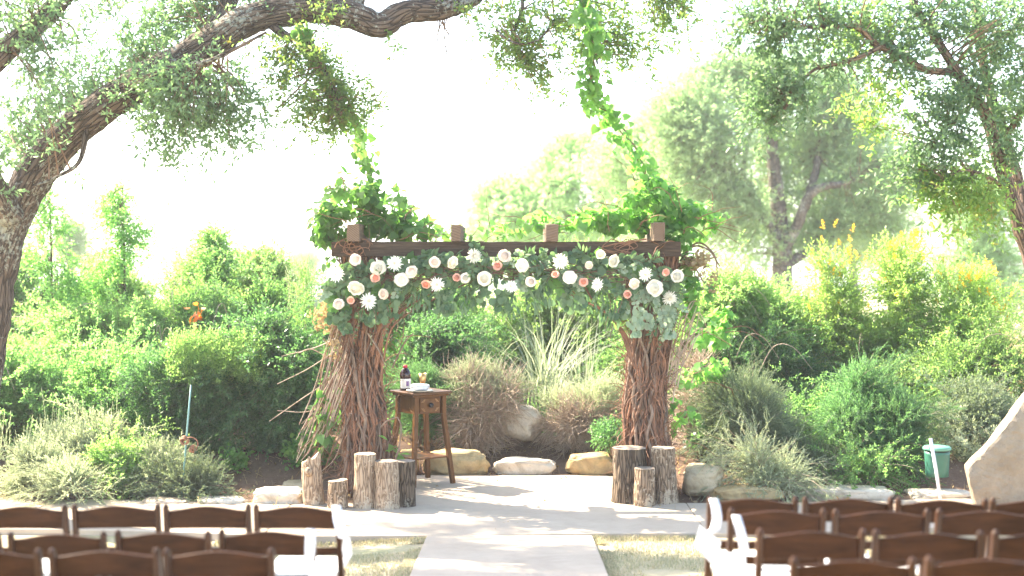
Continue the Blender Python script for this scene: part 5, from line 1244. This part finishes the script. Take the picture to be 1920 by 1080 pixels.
FL = [
 ('r', 'blush', 665.5, 487, 22, 'blush rose at the upper left end, just below the first rafter end'),
 ('m', 'white', 631, 513, 28, 'white spider mum at the far left edge of the garland'),
 ('r', 'white', 709, 502, 26, 'white rose just left of the first white mum under the beam'),
 ('m', 'white', 740, 494, 28, 'white spider mum touching the beam between two white roses on the left'),
 ('r', 'blush', 773, 511, 24, 'large blush rose up right of the double white rose on the left'),
 ('r', 'coral', 704, 521.5, 16, 'coral rosebud tucked under the left white rose'),
 ('r', 'white', 668, 539, 26, 'white rose above the left column, left of the coral rosebud'),
 ('r', 'white', 753, 526, 26, 'white rose directly below the spider mum by the beam on the left'),
 ('r', 'coral', 799, 532, 16, 'peach rosebud hugging the left side of a spider mum'),
 ('m', 'white', 820, 533, 27, 'white spider mum beside the peach rosebud, low on the garland'),
 ('r', 'blush', 720, 551, 18, 'pale blush rose hanging low above round eucalyptus leaves on the left'),
 ('r', 'coral', 658, 563, 15, 'deep coral rosebud between blush rose and spider mum at the lower left'),
 ('m', 'white', 690, 565, 29, 'white spider mum lowest on the left, above the column'),
 ('r', 'blush', 635, 571, 20, 'pale pink rose lowest at the left end of the garland'),
 ('r', 'blush', 815, 492, 19, 'blush rose left of the second rafter end near the beam'),
 ('r', 'white', 847, 490.5, 23, 'cream white rose straight below the second rafter end'),
 ('m', 'white', 888, 479, 26, 'white spider mum high on the beam left of the middle'),
 ('r', 'blush', 944.5, 481, 22, 'pale blush rose high on the beam in the middle'),
 ('r', 'coral', 933, 499, 18, 'peachy pink rosebud just under the pale middle rose'),
 ('r', 'white', 909, 521.5, 27, 'big white rose low in the middle among long leaves'),
 ('r', 'coral', 855.5, 520.5, 14, 'small coral rosebud left of a half hidden cream rose'),
 ('r', 'cream', 873, 522, 18, 'cream rose half hidden behind hanging leaves'),
 ('m', 'white', 958, 538, 24, 'white spider mum hanging lowest in the middle of the garland'),
 ('r', 'white', 981, 498, 25, 'white rose right of the middle, above a small blush rose'),
 ('r', 'blush', 995, 528.5, 18, 'small blush rose below the white rose right of the middle'),
 ('m', 'white', 1051, 489, 27, 'white spider mum below the third rafter end'),
 ('r', 'coral', 1041, 515.5, 14, 'coral rosebud under a green leaf below the third rafter end'),
 ('r', 'white', 1068, 520, 24, 'white rose between coral rosebud and half open peach rose'),
 ('r', 'blush', 1104, 497, 16, 'small cream blush rose alone under the beam right of the third rafter'),
 ('r', 'coral', 1094, 529, 17, 'half open peach rose touching the spider mum on the right'),
 ('m', 'white', 1121, 534, 26, 'white spider mum hanging where the garland meets the long strands on the right'),
 ('r', 'white', 1148, 489, 26, 'white rose against the beam on the right, beside yellow leaves'),
 ('r', 'cream', 1126, 475.5, 17, 'half hidden cream rose overlapping the beam on the right'),
 ('m', 'white', 1211.5, 514.5, 28, 'white spider mum up right, above the lowest big white rose'),
 ('r', 'blush', 1188, 532, 20, 'ruffled blush rose above a pink rosebud on the right'),
 ('r', 'coral', 1176, 552, 15, 'pink rosebud lowest on the right half of the garland'),
 ('r', 'white', 1227, 540.5, 28, 'big white rose over the right column'),
 ('r', 'coral', 1249.5, 511, 14, 'coral rosebud next to the outermost white rose on the right'),
 ('r', 'white', 1270.5, 519, 25, 'white rose at the far right end of the garland'),
 ('m', 'white', 1255, 558.5, 25, 'white spider mum lowest at the right end over pale leaves')]
rng = np.random.default_rng(123)
for ty, col, px, py, w_, lb in FL:
    yy = GY - .17 - rng.uniform(0, .02); R_ = w_ / 2 * yy / F * 1.06 * rng.uniform(.92, 1.08)
    p = P(px, py, yy)
    nm = 'rose' if ty == 'r' else 'spider_mum'
    root = thing(nm, lb, 'rose' if ty == 'r' else 'mum', p, 0, 'flowers pinned to the garland')
    fdir = Vector((rng.normal() * .35, -1, rng.normal() * .28 + .10))
    root.rotation_euler = fdir.to_track_quat('Z', 'Y').to_euler()
    root.scale = [R_] * 3
    link(bpy.data.objects.new('calyx', CAL), root)
    if ty == 'm':
        o = link(bpy.data.objects.new('florets', SPM), root); o.rotation_euler = (0, 0, rng.uniform(0, 6)); o.scale = (1.08, 1.08, rng.uniform(.8, 1.1))
        mb = MB(); mb.lathe([(.05, .40), (.17, .46), (.16, .54), (.04, .60)], (0, 0, 0), 9); mb.obj('centre', M['petal_cream_in'], root, True)
    else:
        a0_ = rng.uniform(0, 6); po, pi_, bd = PM[col]
        k1 = 9
        for k in range(k1):
            o = link(bpy.data.objects.new('petal', po), root); o.rotation_euler = (rng.uniform(-.1, .22), rng.uniform(-.12, .12), a0_ + k * 2 * math.pi / k1 + rng.uniform(-.12, .12)); o.location = (0, 0, -.06 + .05 * (k % 3)); o.scale = [rng.uniform(.82, 1.08)] * 3
        for k in range(6):
            o = link(bpy.data.objects.new('petal', pi_), root); o.rotation_euler = (rng.uniform(-.1, .15), rng.uniform(-.1, .1), a0_ + .5 + k * 2 * math.pi / 6 + rng.uniform(-.1, .1)); o.location = (0, 0, .05 + .03 * (k % 2))
        o = link(bpy.data.objects.new('bud', bd), root); o.rotation_euler = (0, 0, rng.uniform(0, 6)); o.location = (0, 0, .10)

# ------------------------------------------------------------------ wooden stand and what is on it
sx, sy = (789 - PX0) * 14.47 / F, 14.47
SZ = CAMH + (PY0 - 737) * 14.3 / F
st = thing('wooden_stand', 'tall brown wooden pedestal table with splayed legs and one small drawer', 'table', (sx, sy, 0), math.radians(36))
hw = .195
mb = MB(); mb.box((0, 0, SZ), (.475, .45, .028)); mb.obj('tabletop', M['stand_top'], st, bevel=.01)
mb = MB(); mb.box((0, 0, SZ - .026), (.43, .41, .020)); mb.obj('moulding', M['stand'], st, bevel=.006)
ax = .155
mb = MB(); 
for sgn in (-1, 1):
    mb.box((sgn * ax, 0, SZ - .125), (.02, .26, .17)); 
mb.box((0, ax, SZ - .125), (.26, .02, .17)); mb.box((0, -ax + .004, SZ - .125), (.26, .02, .17)); mb.box((0, 0, SZ - .205), (.285, .285, .012))
mb.obj('drawer_case', M['stand'], st)
mb = MB(); mb.box((0, -ax - .011, SZ - .125), (.235, .018, .14)); dr = mb.obj('drawer_front', M['stand'], st, bevel=.004)
mb = MB(); mb.lathe([(.010, 0), (.010, .012), (.026, .018), (.024, .030), (.006, .034)], (0, 0, 0), 14); kn = mb.obj('knob', M['dark_metal'], dr, True)
kn.matrix_local = Matrix.Translation((0, -ax - .020, SZ - .125)) @ Matrix.Rotation(math.pi / 2, 4, 'X')
for sxn in (-1, 1):
    for sz_ in (-1, 1):
        mb = MB()
        for q in range(3):
            mb.bar((sxn * (.105 - .012 * q), -ax - .0215, SZ - .125 + sz_ * .028), (sxn * (.07 - .006 * q), -ax - .0215, SZ - .125 + sz_ * .062), .0035, .003)
        mb.obj('inlay', M['inlay'], dr)
mb = MB()
for q in range(3): mb.bar((-ax - .0115, -.10 + .012 * q, SZ - .19), (-ax - .0115, -.05 - .004 * q, SZ - .15 - .01 * q), .004, .003)
mb.obj('inlay', M['inlay'], st)
for a in (-1, 1):
    for b in (-1, 1):
        mb = MB(); top = Vector((a * .165, b * .165, SZ - .037)); kn_ = Vector((a * .165, b * .165, SZ - .22)); ft = Vector((a * .235, b * .235, 0))
        mb.bar(top, kn_, .046, .046); mb.bar(kn_ + Vector((0, 0, .0)), ft, .046, .046, (0, 1, 0), .95)
        mb.obj('leg', M['stand'], st, bevel=.004)
mb = MB(); mb.box((0, 0, .27), (.40, .40, .016)); mb.obj('shelf', M['stand'], st, bevel=.004)
top = SZ + .014
def onstand(px, d): return ((px - PX0) * d / F, d, top)
bo = thing('juice_bottle', 'clear bottle of dark purple juice with red cap and pale label', 'bottle', onstand(760, 14.47))
mb = MB(); mb.lathe([(.050, 0), (.056, .006), (.056, .07), (.054, .10), (.056, .128), (.058, .15), (.054, .175), (.044, .20), (.027, .222), (.019, .23), (.019, .24)], (0, 0, 0), 28); mb.obj('body', M['juice'], bo, True)
mb = MB(); mb.lathe([(.0215, .226), (.0215, .252), (.019, .255)], (0, 0, 0), 24); mb.obj('cap', M['red_cap'], bo, True)
mb = MB()
for i in range(15):
    a = -2.5 + i * 3.4 / 14 - .0
    for z in (.022, .118): mb.v.append((.0575 * math.cos(a), .0575 * math.sin(a), z))
mb.f = [(2 * i, 2 * i + 2, 2 * i + 3, 2 * i + 1) for i in range(14)]
lb_ = mb.obj('label', M['label_paper'], bo, True)
mb = MB()
for i in range(5):
    a = -1.35 + i * .13
    for z in (.045, .095): mb.v.append((.0582 * math.cos(a), .0582 * math.sin(a), z))
mb.f = [(2 * i, 2 * i + 2, 2 * i + 3, 2 * i + 1) for i in range(4)]
mb.obj('print', M['label_purple'], lb_, True)
go = thing('goblet', 'small gold goblet standing at the back of the stand', 'goblet', onstand(792.5, 14.55))
mb = MB(); mb.lathe([(.034, 0), (.034, .004), (.012, .012), (.007, .03), (.009, .055), (.026, .07), (.034, .10), (.040, .165), (.038, .165), (.031, .10), (.004, .075)], (0, 0, 0), 28); mb.obj('cup', M['gold'], go, True)
pl = thing('plate', 'shallow plate on the front of the stand under a wrapped loaf', 'plate', onstand(787, 14.30))
mb = MB(); mb.lathe([(.075, 0), (.085, .004), (.135, .014), (.138, .018), (.08, .009), (.02, .008)], (0, 0, 0), 32); mb.obj('dish', M['plate'], pl, True)
lo = rock('wrapped_loaf', 'loaf wrapped in crumpled silver foil on the plate', (onstand(787, 14.30)[0], 14.30), top + .035, (.235, .13, .085), 'foil', 22, 'food', pw=.7, rough=.10)
mb = MB(); mb.lathe([(.012, 0), (.017, .03), (.004, .06)], (0, 0, 0), 8)

# ------------------------------------------------------------------ logs
def cutmat(name, a, b):
    m, t, p, out = newmat(name)
    v = coords(t); wv = t.nodes.new('ShaderNodeTexWave'); wv.wave_type = 'RINGS'; wv.rings_direction = 'Z'; wv.inputs['Scale'].default_value = 30; wv.inputs['Distortion'].default_value = 3
    t.links.new(v, wv.inputs['Vector']); c = ramp(t, [(.2, a), (.8, b)], mixc(t, .5, wv.outputs[0], noise(t, v, 9, 6, .7)))
    t.links.new(c, p.inputs['Base Color']); p.inputs['Roughness'].default_value = .9; bump(t, p, wv.outputs[0], .3, .004); return m
M['cut_wood'] = cutmat('cut_wood', (.36, .27, .18), (.54, .43, .31)); M['cut_dark'] = cutmat('cut_dark', (.17, .13, .10), (.32, .25, .19))
def log(label, px0, px1, pyt, pyb, d, mat, seed, lean=0, flare=.08, cut='cut_wood', slant=0, broken=False, ridge=.10):
    s = d / F; cx = ((px0 + px1) / 2 - PX0) * s; r = (px1 - px0) / 2 * s; h = (pyb - pyt) * s
    root = thing('log', label, 'log', (cx, d, 0), 0, 'upright logs at the foot of the arbour')
    n, k = 64, 26; V = []; off = Vector((seed * 3.1, seed * 1.7, 0)); rr_ = random.Random(seed)
    for i in range(k + 1):
        t = i / k
        for j in range(n):
            a = 2 * math.pi * j / n; ca, sa = math.cos(a), math.sin(a)
            lump = 1 + .10 * mn.noise(Vector((ca * 1.2, sa * 1.2, t * 1.5)) + off) + .04 * mn.noise(Vector((ca * 3, sa * 3, t * 4)) + off)
            rid = ridge * (abs(mn.noise(Vector((ca * 9, sa * 9, t * 2.2)) + off)) - .2) + ridge * .5 * mn.noise(Vector((ca * 22, sa * 22, t * 6)) + off)
            rad = r * (lump * (1 + flare * (1 - t) ** 2.5 - .03 * t) + rid)
            z = h * t + slant * r * ca * t + .004 * mn.noise(Vector((ca * 6, sa * 6, 9)) + off) * (t == 1)
            if broken and t > .80: z += h * (t - .80) * (1.1 * mn.noise(Vector((ca * 1.6, sa * 1.6, 4)) + off) - .9 * max(0, -ca)) 
            V.append((rad * ca + lean * t * h, rad * sa, z - .006))
    Fq = [(i * n + j, i * n + (j + 1) % n, (i + 1) * n + (j + 1) % n, (i + 1) * n + j) for i in range(k) for j in range(n)]
    o = link(bpy.data.objects.new('bark', fast_mesh('bark', np.array(V), np.array(Fq), M[mat], True)), root)
    # cut face, a little inside the bark
    topring = np.array(V[-n:]); c = topring.mean(0); mb = MB(); vs = []
    for q in (1.0, .93, .6, .3):
        for p in topring: vs.append(tuple(c + (p - c) * q + np.array([0, 0, (.004 if q < .95 else 0) + .004 * mn.noise(Vector((p[0] * 30 * q, p[1] * 30 * q, seed)))])))
    vs.append(tuple(c + np.array([0, 0, .004])))
    fs = [(q * n + j, q * n + (j + 1) % n, (q + 1) * n + (j + 1) % n, (q + 1) * n + j) for q in range(3) for j in range(n)] + [(3 * n + j, 3 * n + (j + 1) % n, 4 * n) for j in range(n)]
    mb.add(vs, fs); mb.obj('cut_face', M[cut], root, True)
    return root
lg = log('leaning pale log with broken top and knot, leftmost of the logs', 570, 607, 858, 948, 13.2, 'log_pale', 1, -.06, .06, 'cut_wood', 0, True)
mb = MB(); mb.tube([Vector((-.03, -.08, .30)), Vector((-.045, -.125, .335))], [.045, .028], 10); mb.obj('knot', M['log_pale'], lg, True)
log('short reddish log with half its bark gone, second from the left', 615, 652, 904, 956, 13.0, 'log_mid', 2, 0, .03, 'cut_wood', .10)
log('tall slim pale log with a round sawn top, third of the left group', 664, 704, 851, 952, 13.02, 'log_pale', 3, .01, .12)
log('stout pale grey log beside the dark barked one, left group', 704, 748, 866, 955, 12.98, 'log_pale', 4, -.01, .10, 'cut_dark', 0)
log('dark barked log squeezed against the stand leg, last of the left group', 740, 779, 866, 951, 13.1, 'log_dark', 5, 0, .04, 'cut_dark')
log('thick dark grey log with deep furrows, left of the right group', 1147, 1211, 837, 938, 13.35, 'log_dark', 6, 0, .06, 'cut_dark')
log('small brown log standing in front of the two large ones', 1189, 1228, 872, 943, 13.12, 'log_mid', 7, 0, .03, 'cut_dark')
log('tall grey brown log with flared base, right of the right group', 1222, 1268, 835, 938, 13.3, 'log_mid', 8, -.02, .22, 'cut_wood')

# ------------------------------------------------------------------ chairs
W_ = .442
def make_chair():
    root = thing('folding_chair', 'x', 'chair', (0, 0, 0))
    def part(name, mb, mat, bv=.004, smooth=False): return mb.obj(name, M[mat], root, smooth, bevel=bv)
    for s in (-1, 1):
        x = s * (W_ / 2 - .014)
        mb = MB(); a = Vector((x, -.075, .838)); b = Vector((x, .02, .46)); c = Vector((x, .36, .0))
        pts = [(-.018, .0), (.018, .0)]
        # back post running on as the front leg, rounded tip
        prof = [Vector((x, -.078, .842)), Vector((x, -.076, .825)), Vector((x, -.045, .68)), Vector((x, .01, .50)), Vector((x, .10, .36)), Vector((x, .36, 0))]
        wd = [.012, .026, .028, .028, .028, .026]; dp = [.014, .034, .038, .040, .040, .034]
        vs = []
        for p_, w__, d__ in zip(prof, wd, dp): vs += [p_ + Vector((sx_ * w__ / 2, sy_ * d__ / 2, 0)) for sx_, sy_ in ((-1, -1), (1, -1), (1, 1), (-1, 1))]
        fs = [(4 * i + k, 4 * i + (k + 1) % 4, 4 * i + 4 + (k + 1) % 4, 4 * i + 4 + k) for i in range(5) for k in range(4)] + [(3, 2, 1, 0), (20, 21, 22, 23)]
        mb.add(vs, fs); part('back_post', mb, 'chair_v', .005)
        mb = MB(); mb.bar((s * (W_ / 2 - .045), .30, .43), (s * (W_ / 2 - .045), -.06, .0), .024, .034, (0, 1, 0)); part('rear_leg', mb, 'chair_v')
        mb = MB(); mb.box((s * (W_ / 2 - .072), .205, .425), (.022, .40, .034)); part('seat_rail', mb, 'chair')
    # crest rail: arched top edge, bowed backwards
    def rail(name, z0, z1, arch, yb, lean):
        n = 18; vs = []; x0 = -W_ / 2 + .028
        for i in range(n + 1):
            t = i / n; x = x0 + (W_ - .056) * t; u = math.sin(math.pi * t); bow = .022 * u
            top_ = z1 + arch * (u ** 1.5); bot = z0 + arch * .25 * u
            for (yy, zz) in ((-.011, bot), (.011, bot), (.011, top_), (-.011, top_)):
                vs.append((x, yb + yy - bow - lean * (zz - z0), zz))
        fs = [(4 * i + k, 4 * i + (k + 1) % 4, 4 * i + 4 + (k + 1) % 4, 4 * i + 4 + k) for i in range(n) for k in range(4)] + [(3, 2, 1, 0), (4 * n, 4 * n + 1, 4 * n + 2, 4 * n + 3)]
        mb = MB(); mb.add(vs, fs); part(name, mb, 'chair', .004)
    rail('crest_rail', .712, .806, .026, -.048, .20)
    rail('lower_rail', .575, .615, .0, -.015, .20)
    mb = MB(); mb.box((0, .012, .425), (W_ - .13, .022, .034)); part('seat_rail', mb, 'chair')
    mb = MB(); mb.box((0, .395, .425), (W_ - .13, .022, .034)); part('seat_rail', mb, 'chair')
    mb = MB(); mb.box((0, .205, .462), (W_ - .065, .40, .040)); part('seat_pad', mb, 'pad', .014)
    mb = MB(); mb.bar((-W_ / 2 + .02, .245, .16), (W_ / 2 - .02, .245, .16), .022, .022); part('stretcher', mb, 'chair')
    mb = MB(); mb.bar((-W_ / 2 + .05, .05, .13), (W_ / 2 - .05, .05, .13), .022, .022); part('stretcher', mb, 'chair')
    return root
proto = make_chair(); used = [False]
def place_chair(px_l, px_r, d, dz, label, rz=0.0):
    """the chair whose back spans px_l..px_r at distance d"""
    x = ((px_l + px_r) / 2 - PX0) * d / F; y = d + .075
    if not used[0]: used[0] = True; o = proto
    else:
        o = proto.copy(); C.objects.link(o)
        for ch in proto.children:
            c = ch.copy(); C.objects.link(c); c.parent = o
    o.location = (x, y, SLOPE * max(0, YF - y) - .035 + dz + .012); o.rotation_euler = (0, 0, rz)
    tag(o, label, 'chair', 'dark wooden folding chairs in rows')
    return o
fp = lambda px: .442 * F / px
rr = random.Random(31)
# pixel spans of each back, row by row (front row first)
ROWS = {
 'right front': (6.93, .035, [(1325, 1500, 'front row aisle chair on the right, with ribbon and tilted white card'), (1503, 1678, 'front row chair on the right, second from the aisle'), (1680, 1854, 'front row chair on the right, third from the aisle'), (1857, 2031, 'front row chair cut off by the right edge')]),
 'right second': (6.42, .035, [(1363, 1553, 'second row aisle chair on the right, its lit orange brown back carrying a ribbon'), (1557, 1747, 'second row chair on the right next to the aisle chair'), (1751, 1942, 'second row chair cut off by the right edge')]),
 'right third': (5.72, .035, [(1413, 1630, 'third row aisle chair on the right in front of white seats'), (1634, 1848, 'third row chair on the right, second from the aisle'), (1853, 2066, 'third row chair cut off by the right edge')]),
 'right fourth': (5.0, .035, [(1473, 1728, 'nearest row aisle chair on the right, only its crest in frame'), (1733, 1972, 'nearest row chair at the lower right corner')]),
 'left front': (7.15, -.03, [(475, 641, 'front row aisle chair on the left, with ribbon and hanging white card'), (305, 471, 'front row chair on the left, second from the aisle'), (134, 299, 'front row chair on the left, third from the aisle'), (-38, 128, 'front row chair at the left edge of the photo')]),
 'left second': (6.50, -.03, [(407, 593, 'second row aisle chair on the left with white ribbon, seat showing'), (214, 400, 'second row chair on the left, second from the aisle'), (12, 200, 'second row chair on the left, third from the aisle'), (-182, 5, 'second row chair all but outside the left edge')]),
 'left third': (5.66, -.03, [(303, 517, 'nearest full row aisle chair on the left with a pale post edge'), (93, 297, 'nearest full row middle chair on the left'), (-128, 82, 'nearest full row chair at the lower left corner')]),
 'left fourth': (4.95, -.03, [(198, 436, 'chair at the bottom edge on the left, only its post tips in frame'), (-46, 190, 'chair at the bottom left corner, only a post tip in frame')])}
CH = {}
for row, (d, dz, lst) in ROWS.items():
    for i, (a, b, lb) in enumerate(lst):
        rz = rr.uniform(-.05, .05); dd = d + (i * (.0) if 'left' in row else 0) + rr.uniform(-.02, .02)
        if row == 'left second': dd -= .04 * i
        if row == 'right front': dd -= .03 * i
        CH[(row, i)] = place_chair(a, b, dd, dz - (.04 if row == 'left second' else 0) + (.0), lb, rz)

# paper cards hung from ribbons on the aisle chairs
def card(label, rib, corners, d, d2):
    """rib: pixel points down the ribbon; corners: the card's outline"""
    b = P(*rib[0], d); root = thing('hanging_card', label, 'card', b, 0, 'white cards hung on aisle chairs')
    mb = MB(); k = len(rib); wv = 11 * d / F; vs = []
    for i, (x, y) in enumerate(rib):
        p = P(x, y, d + (d2 - d) * i / (k - 1)) - b; ww = wv * (1 - .25 * i / (k - 1)) * (.75 if i == 0 else 1)
        tw = .5 * math.sin(i * 1.3)
        vs += [p - Vector((ww * math.cos(tw), ww * math.sin(tw), 0)), p + Vector((ww * math.cos(tw), ww * math.sin(tw), 0))]
    mb.add(vs, [(2 * i, 2 * i + 1, 2 * i + 3, 2 * i + 2) for i in range(k - 1)]); o = mb.obj('ribbon', M['ribbon'], root, True)
    sd = o.modifiers.new('thick', 'SOLIDIFY'); sd.thickness = .0015
    # loop over the post top
    mb = MB(); n = len(corners); vs = [P(x, y, d2 + dd_) - b for x, y, dd_ in corners]
    mb.add(vs + [v + Vector((0, .004, 0)) for v in vs], [tuple(range(n)), tuple(range(2 * n - 1, n - 1, -1))] + [((i + 1) % n, i, i + n, (i + 1) % n + n) for i in range(n)])
    mb.obj('card', M['paper'], root, bevel=.001)
card('square white card hanging from the left front aisle chair', [(631, 948), (634, 975), (640, 1000), (643, 1010)], [(645, 1006, 0), (656, 1008, .02), (660, 1040, .03), (648, 1062, .02), (641, 1030, 0)], 7.05, 7.0)
card('white card hanging low from the left second row aisle chair', [(583, 992), (582, 1015), (581, 1035), (580, 1060)], [(580, 1058, 0), (604, 1047, .02), (612, 1068, .03), (616, 1110, .03), (578, 1112, 0)], 6.38, 6.35)
card('tilted white card hanging from the right front aisle chair', [(1338, 935), (1342, 950), (1345, 972), (1341, 992), (1330, 1000)], [(1313, 985, 0), (1352, 1016, .03), (1350, 1028, .03), (1338, 1062, .02), (1302, 1022, 0)], 6.85, 6.8)
card('large white card hanging from the right second row aisle chair', [(1380, 966), (1387, 990), (1393, 1015), (1396, 1040)], [(1350, 1032, .02), (1398, 1043, 0), (1400, 1092, 0), (1338, 1092, .03), (1342, 1060, .03)], 6.33, 6.3)

# ------------------------------------------------------------------ small things in the beds
d = 13.55
ps = thing('garden_pole', 'slim leaning teal metal pole with rusty ornament in the left bed', 'pole', (P(341, 935, d).x, d, gz(P(341, 935, d).x, d)))
b = ps.location
mb = MB(); mb.tube([P(340, 940, d) - b, P(345, 880, d) - b, P(352, 790, d) - b, P(358, 722, d) - b], [.010, .010, .009, .007], 10); mb.obj('pole', M['teal_pole'], ps, True)
orn = thing('rusty_ornament', 'two rusty curled metal blooms wired to the teal pole', 'ornament', P(351, 835, d - .03))
ob = orn.location
def ball(px, py, r, seed):
    r_ = random.Random(seed); mb = MB(); c = P(px, py, d - .05) - ob
    for k in range(9):
        ax_ = Vector((r_.gauss(0, 1), r_.gauss(0, 1), r_.gauss(0, 1))).normalized(); u = ax_.orthogonal().normalized(); v = ax_.cross(u); rq = r * r_.uniform(.7, 1)
        mb.tube([c + (u * math.cos(a) + v * math.sin(a)) * rq + ax_ * rq * .3 * math.sin(2 * a) for a in np.linspace(0, 6.0, 16)], .007, 6)
    mb.obj('bloom', M['rust'], orn, True)
ball(346, 826, .042, 1); ball(361, 842, .036, 2)
mb = MB(); mb.tube([P(351 + 14 * math.cos(a) + 6, 832 - 12 * math.sin(a), d - .06) - ob for a in np.linspace(-.8, 3.6, 16)], .006, 6); mb.obj('hoop', M['rust'], orn, True)
d = 13.75
bn = thing('garden_bin', 'round dark green valve bin with paler domed lid in the right bed', 'bin', (P(1757, 883, d).x, d, P(1757, 883, d).z))
mb = MB(); mb.lathe([(.108, -.05), (.110, 0), (.120, .16), (.122, .19)], (0, 0, 0), 32); mb.obj('body', M['bin_green'], bn, True)
mb = MB(); mb.lathe([(.116, .185), (.116, .206), (.11, .208)], (0, 0, 0), 32); mb.obj('rim', M['dark_metal'], bn, True)
mb = MB(); mb.lathe([(.132, .205), (.136, .212), (.134, .228), (.12, .240), (.06, .248), (.01, .250)], (0, 0, 0), 36); mb.obj('lid', M['bin_lid'], bn, True)
d = 13.3
pp = thing('white_pipe', 'thin white pipe leaning in front of the green bin', 'pipe', P(1762, 925, d))
b = pp.location; mb = MB(); mb.tube([P(1763, 935, d) - b, P(1755, 880, d) - b, P(1745, 822, d + .02) - b], [.016, .016, .015], 12); mb.obj('pipe', M['white_pipe'], pp, True)

# ------------------------------------------------------------------ bright haze in the air
hm = bpy.data.materials.new('haze'); hm.use_nodes = True
t = hm.node_tree; t.nodes.clear(); ho = t.nodes.new('ShaderNodeOutputMaterial'); pv = t.nodes.new('ShaderNodeVolumePrincipled')
pv.inputs['Color'].default_value = (0.95, 0.97, 1.0, 1); pv.inputs['Density'].default_value = 0.0012; pv.inputs['Anisotropy'].default_value = 0.3
t.links.new(pv.outputs[0], ho.inputs['Volume'])
hz = MB(); hz.box((0, 1240, 5), (3400, 2700, 34))
hz.obj('haze', hm)['kind'] = 'stuff'
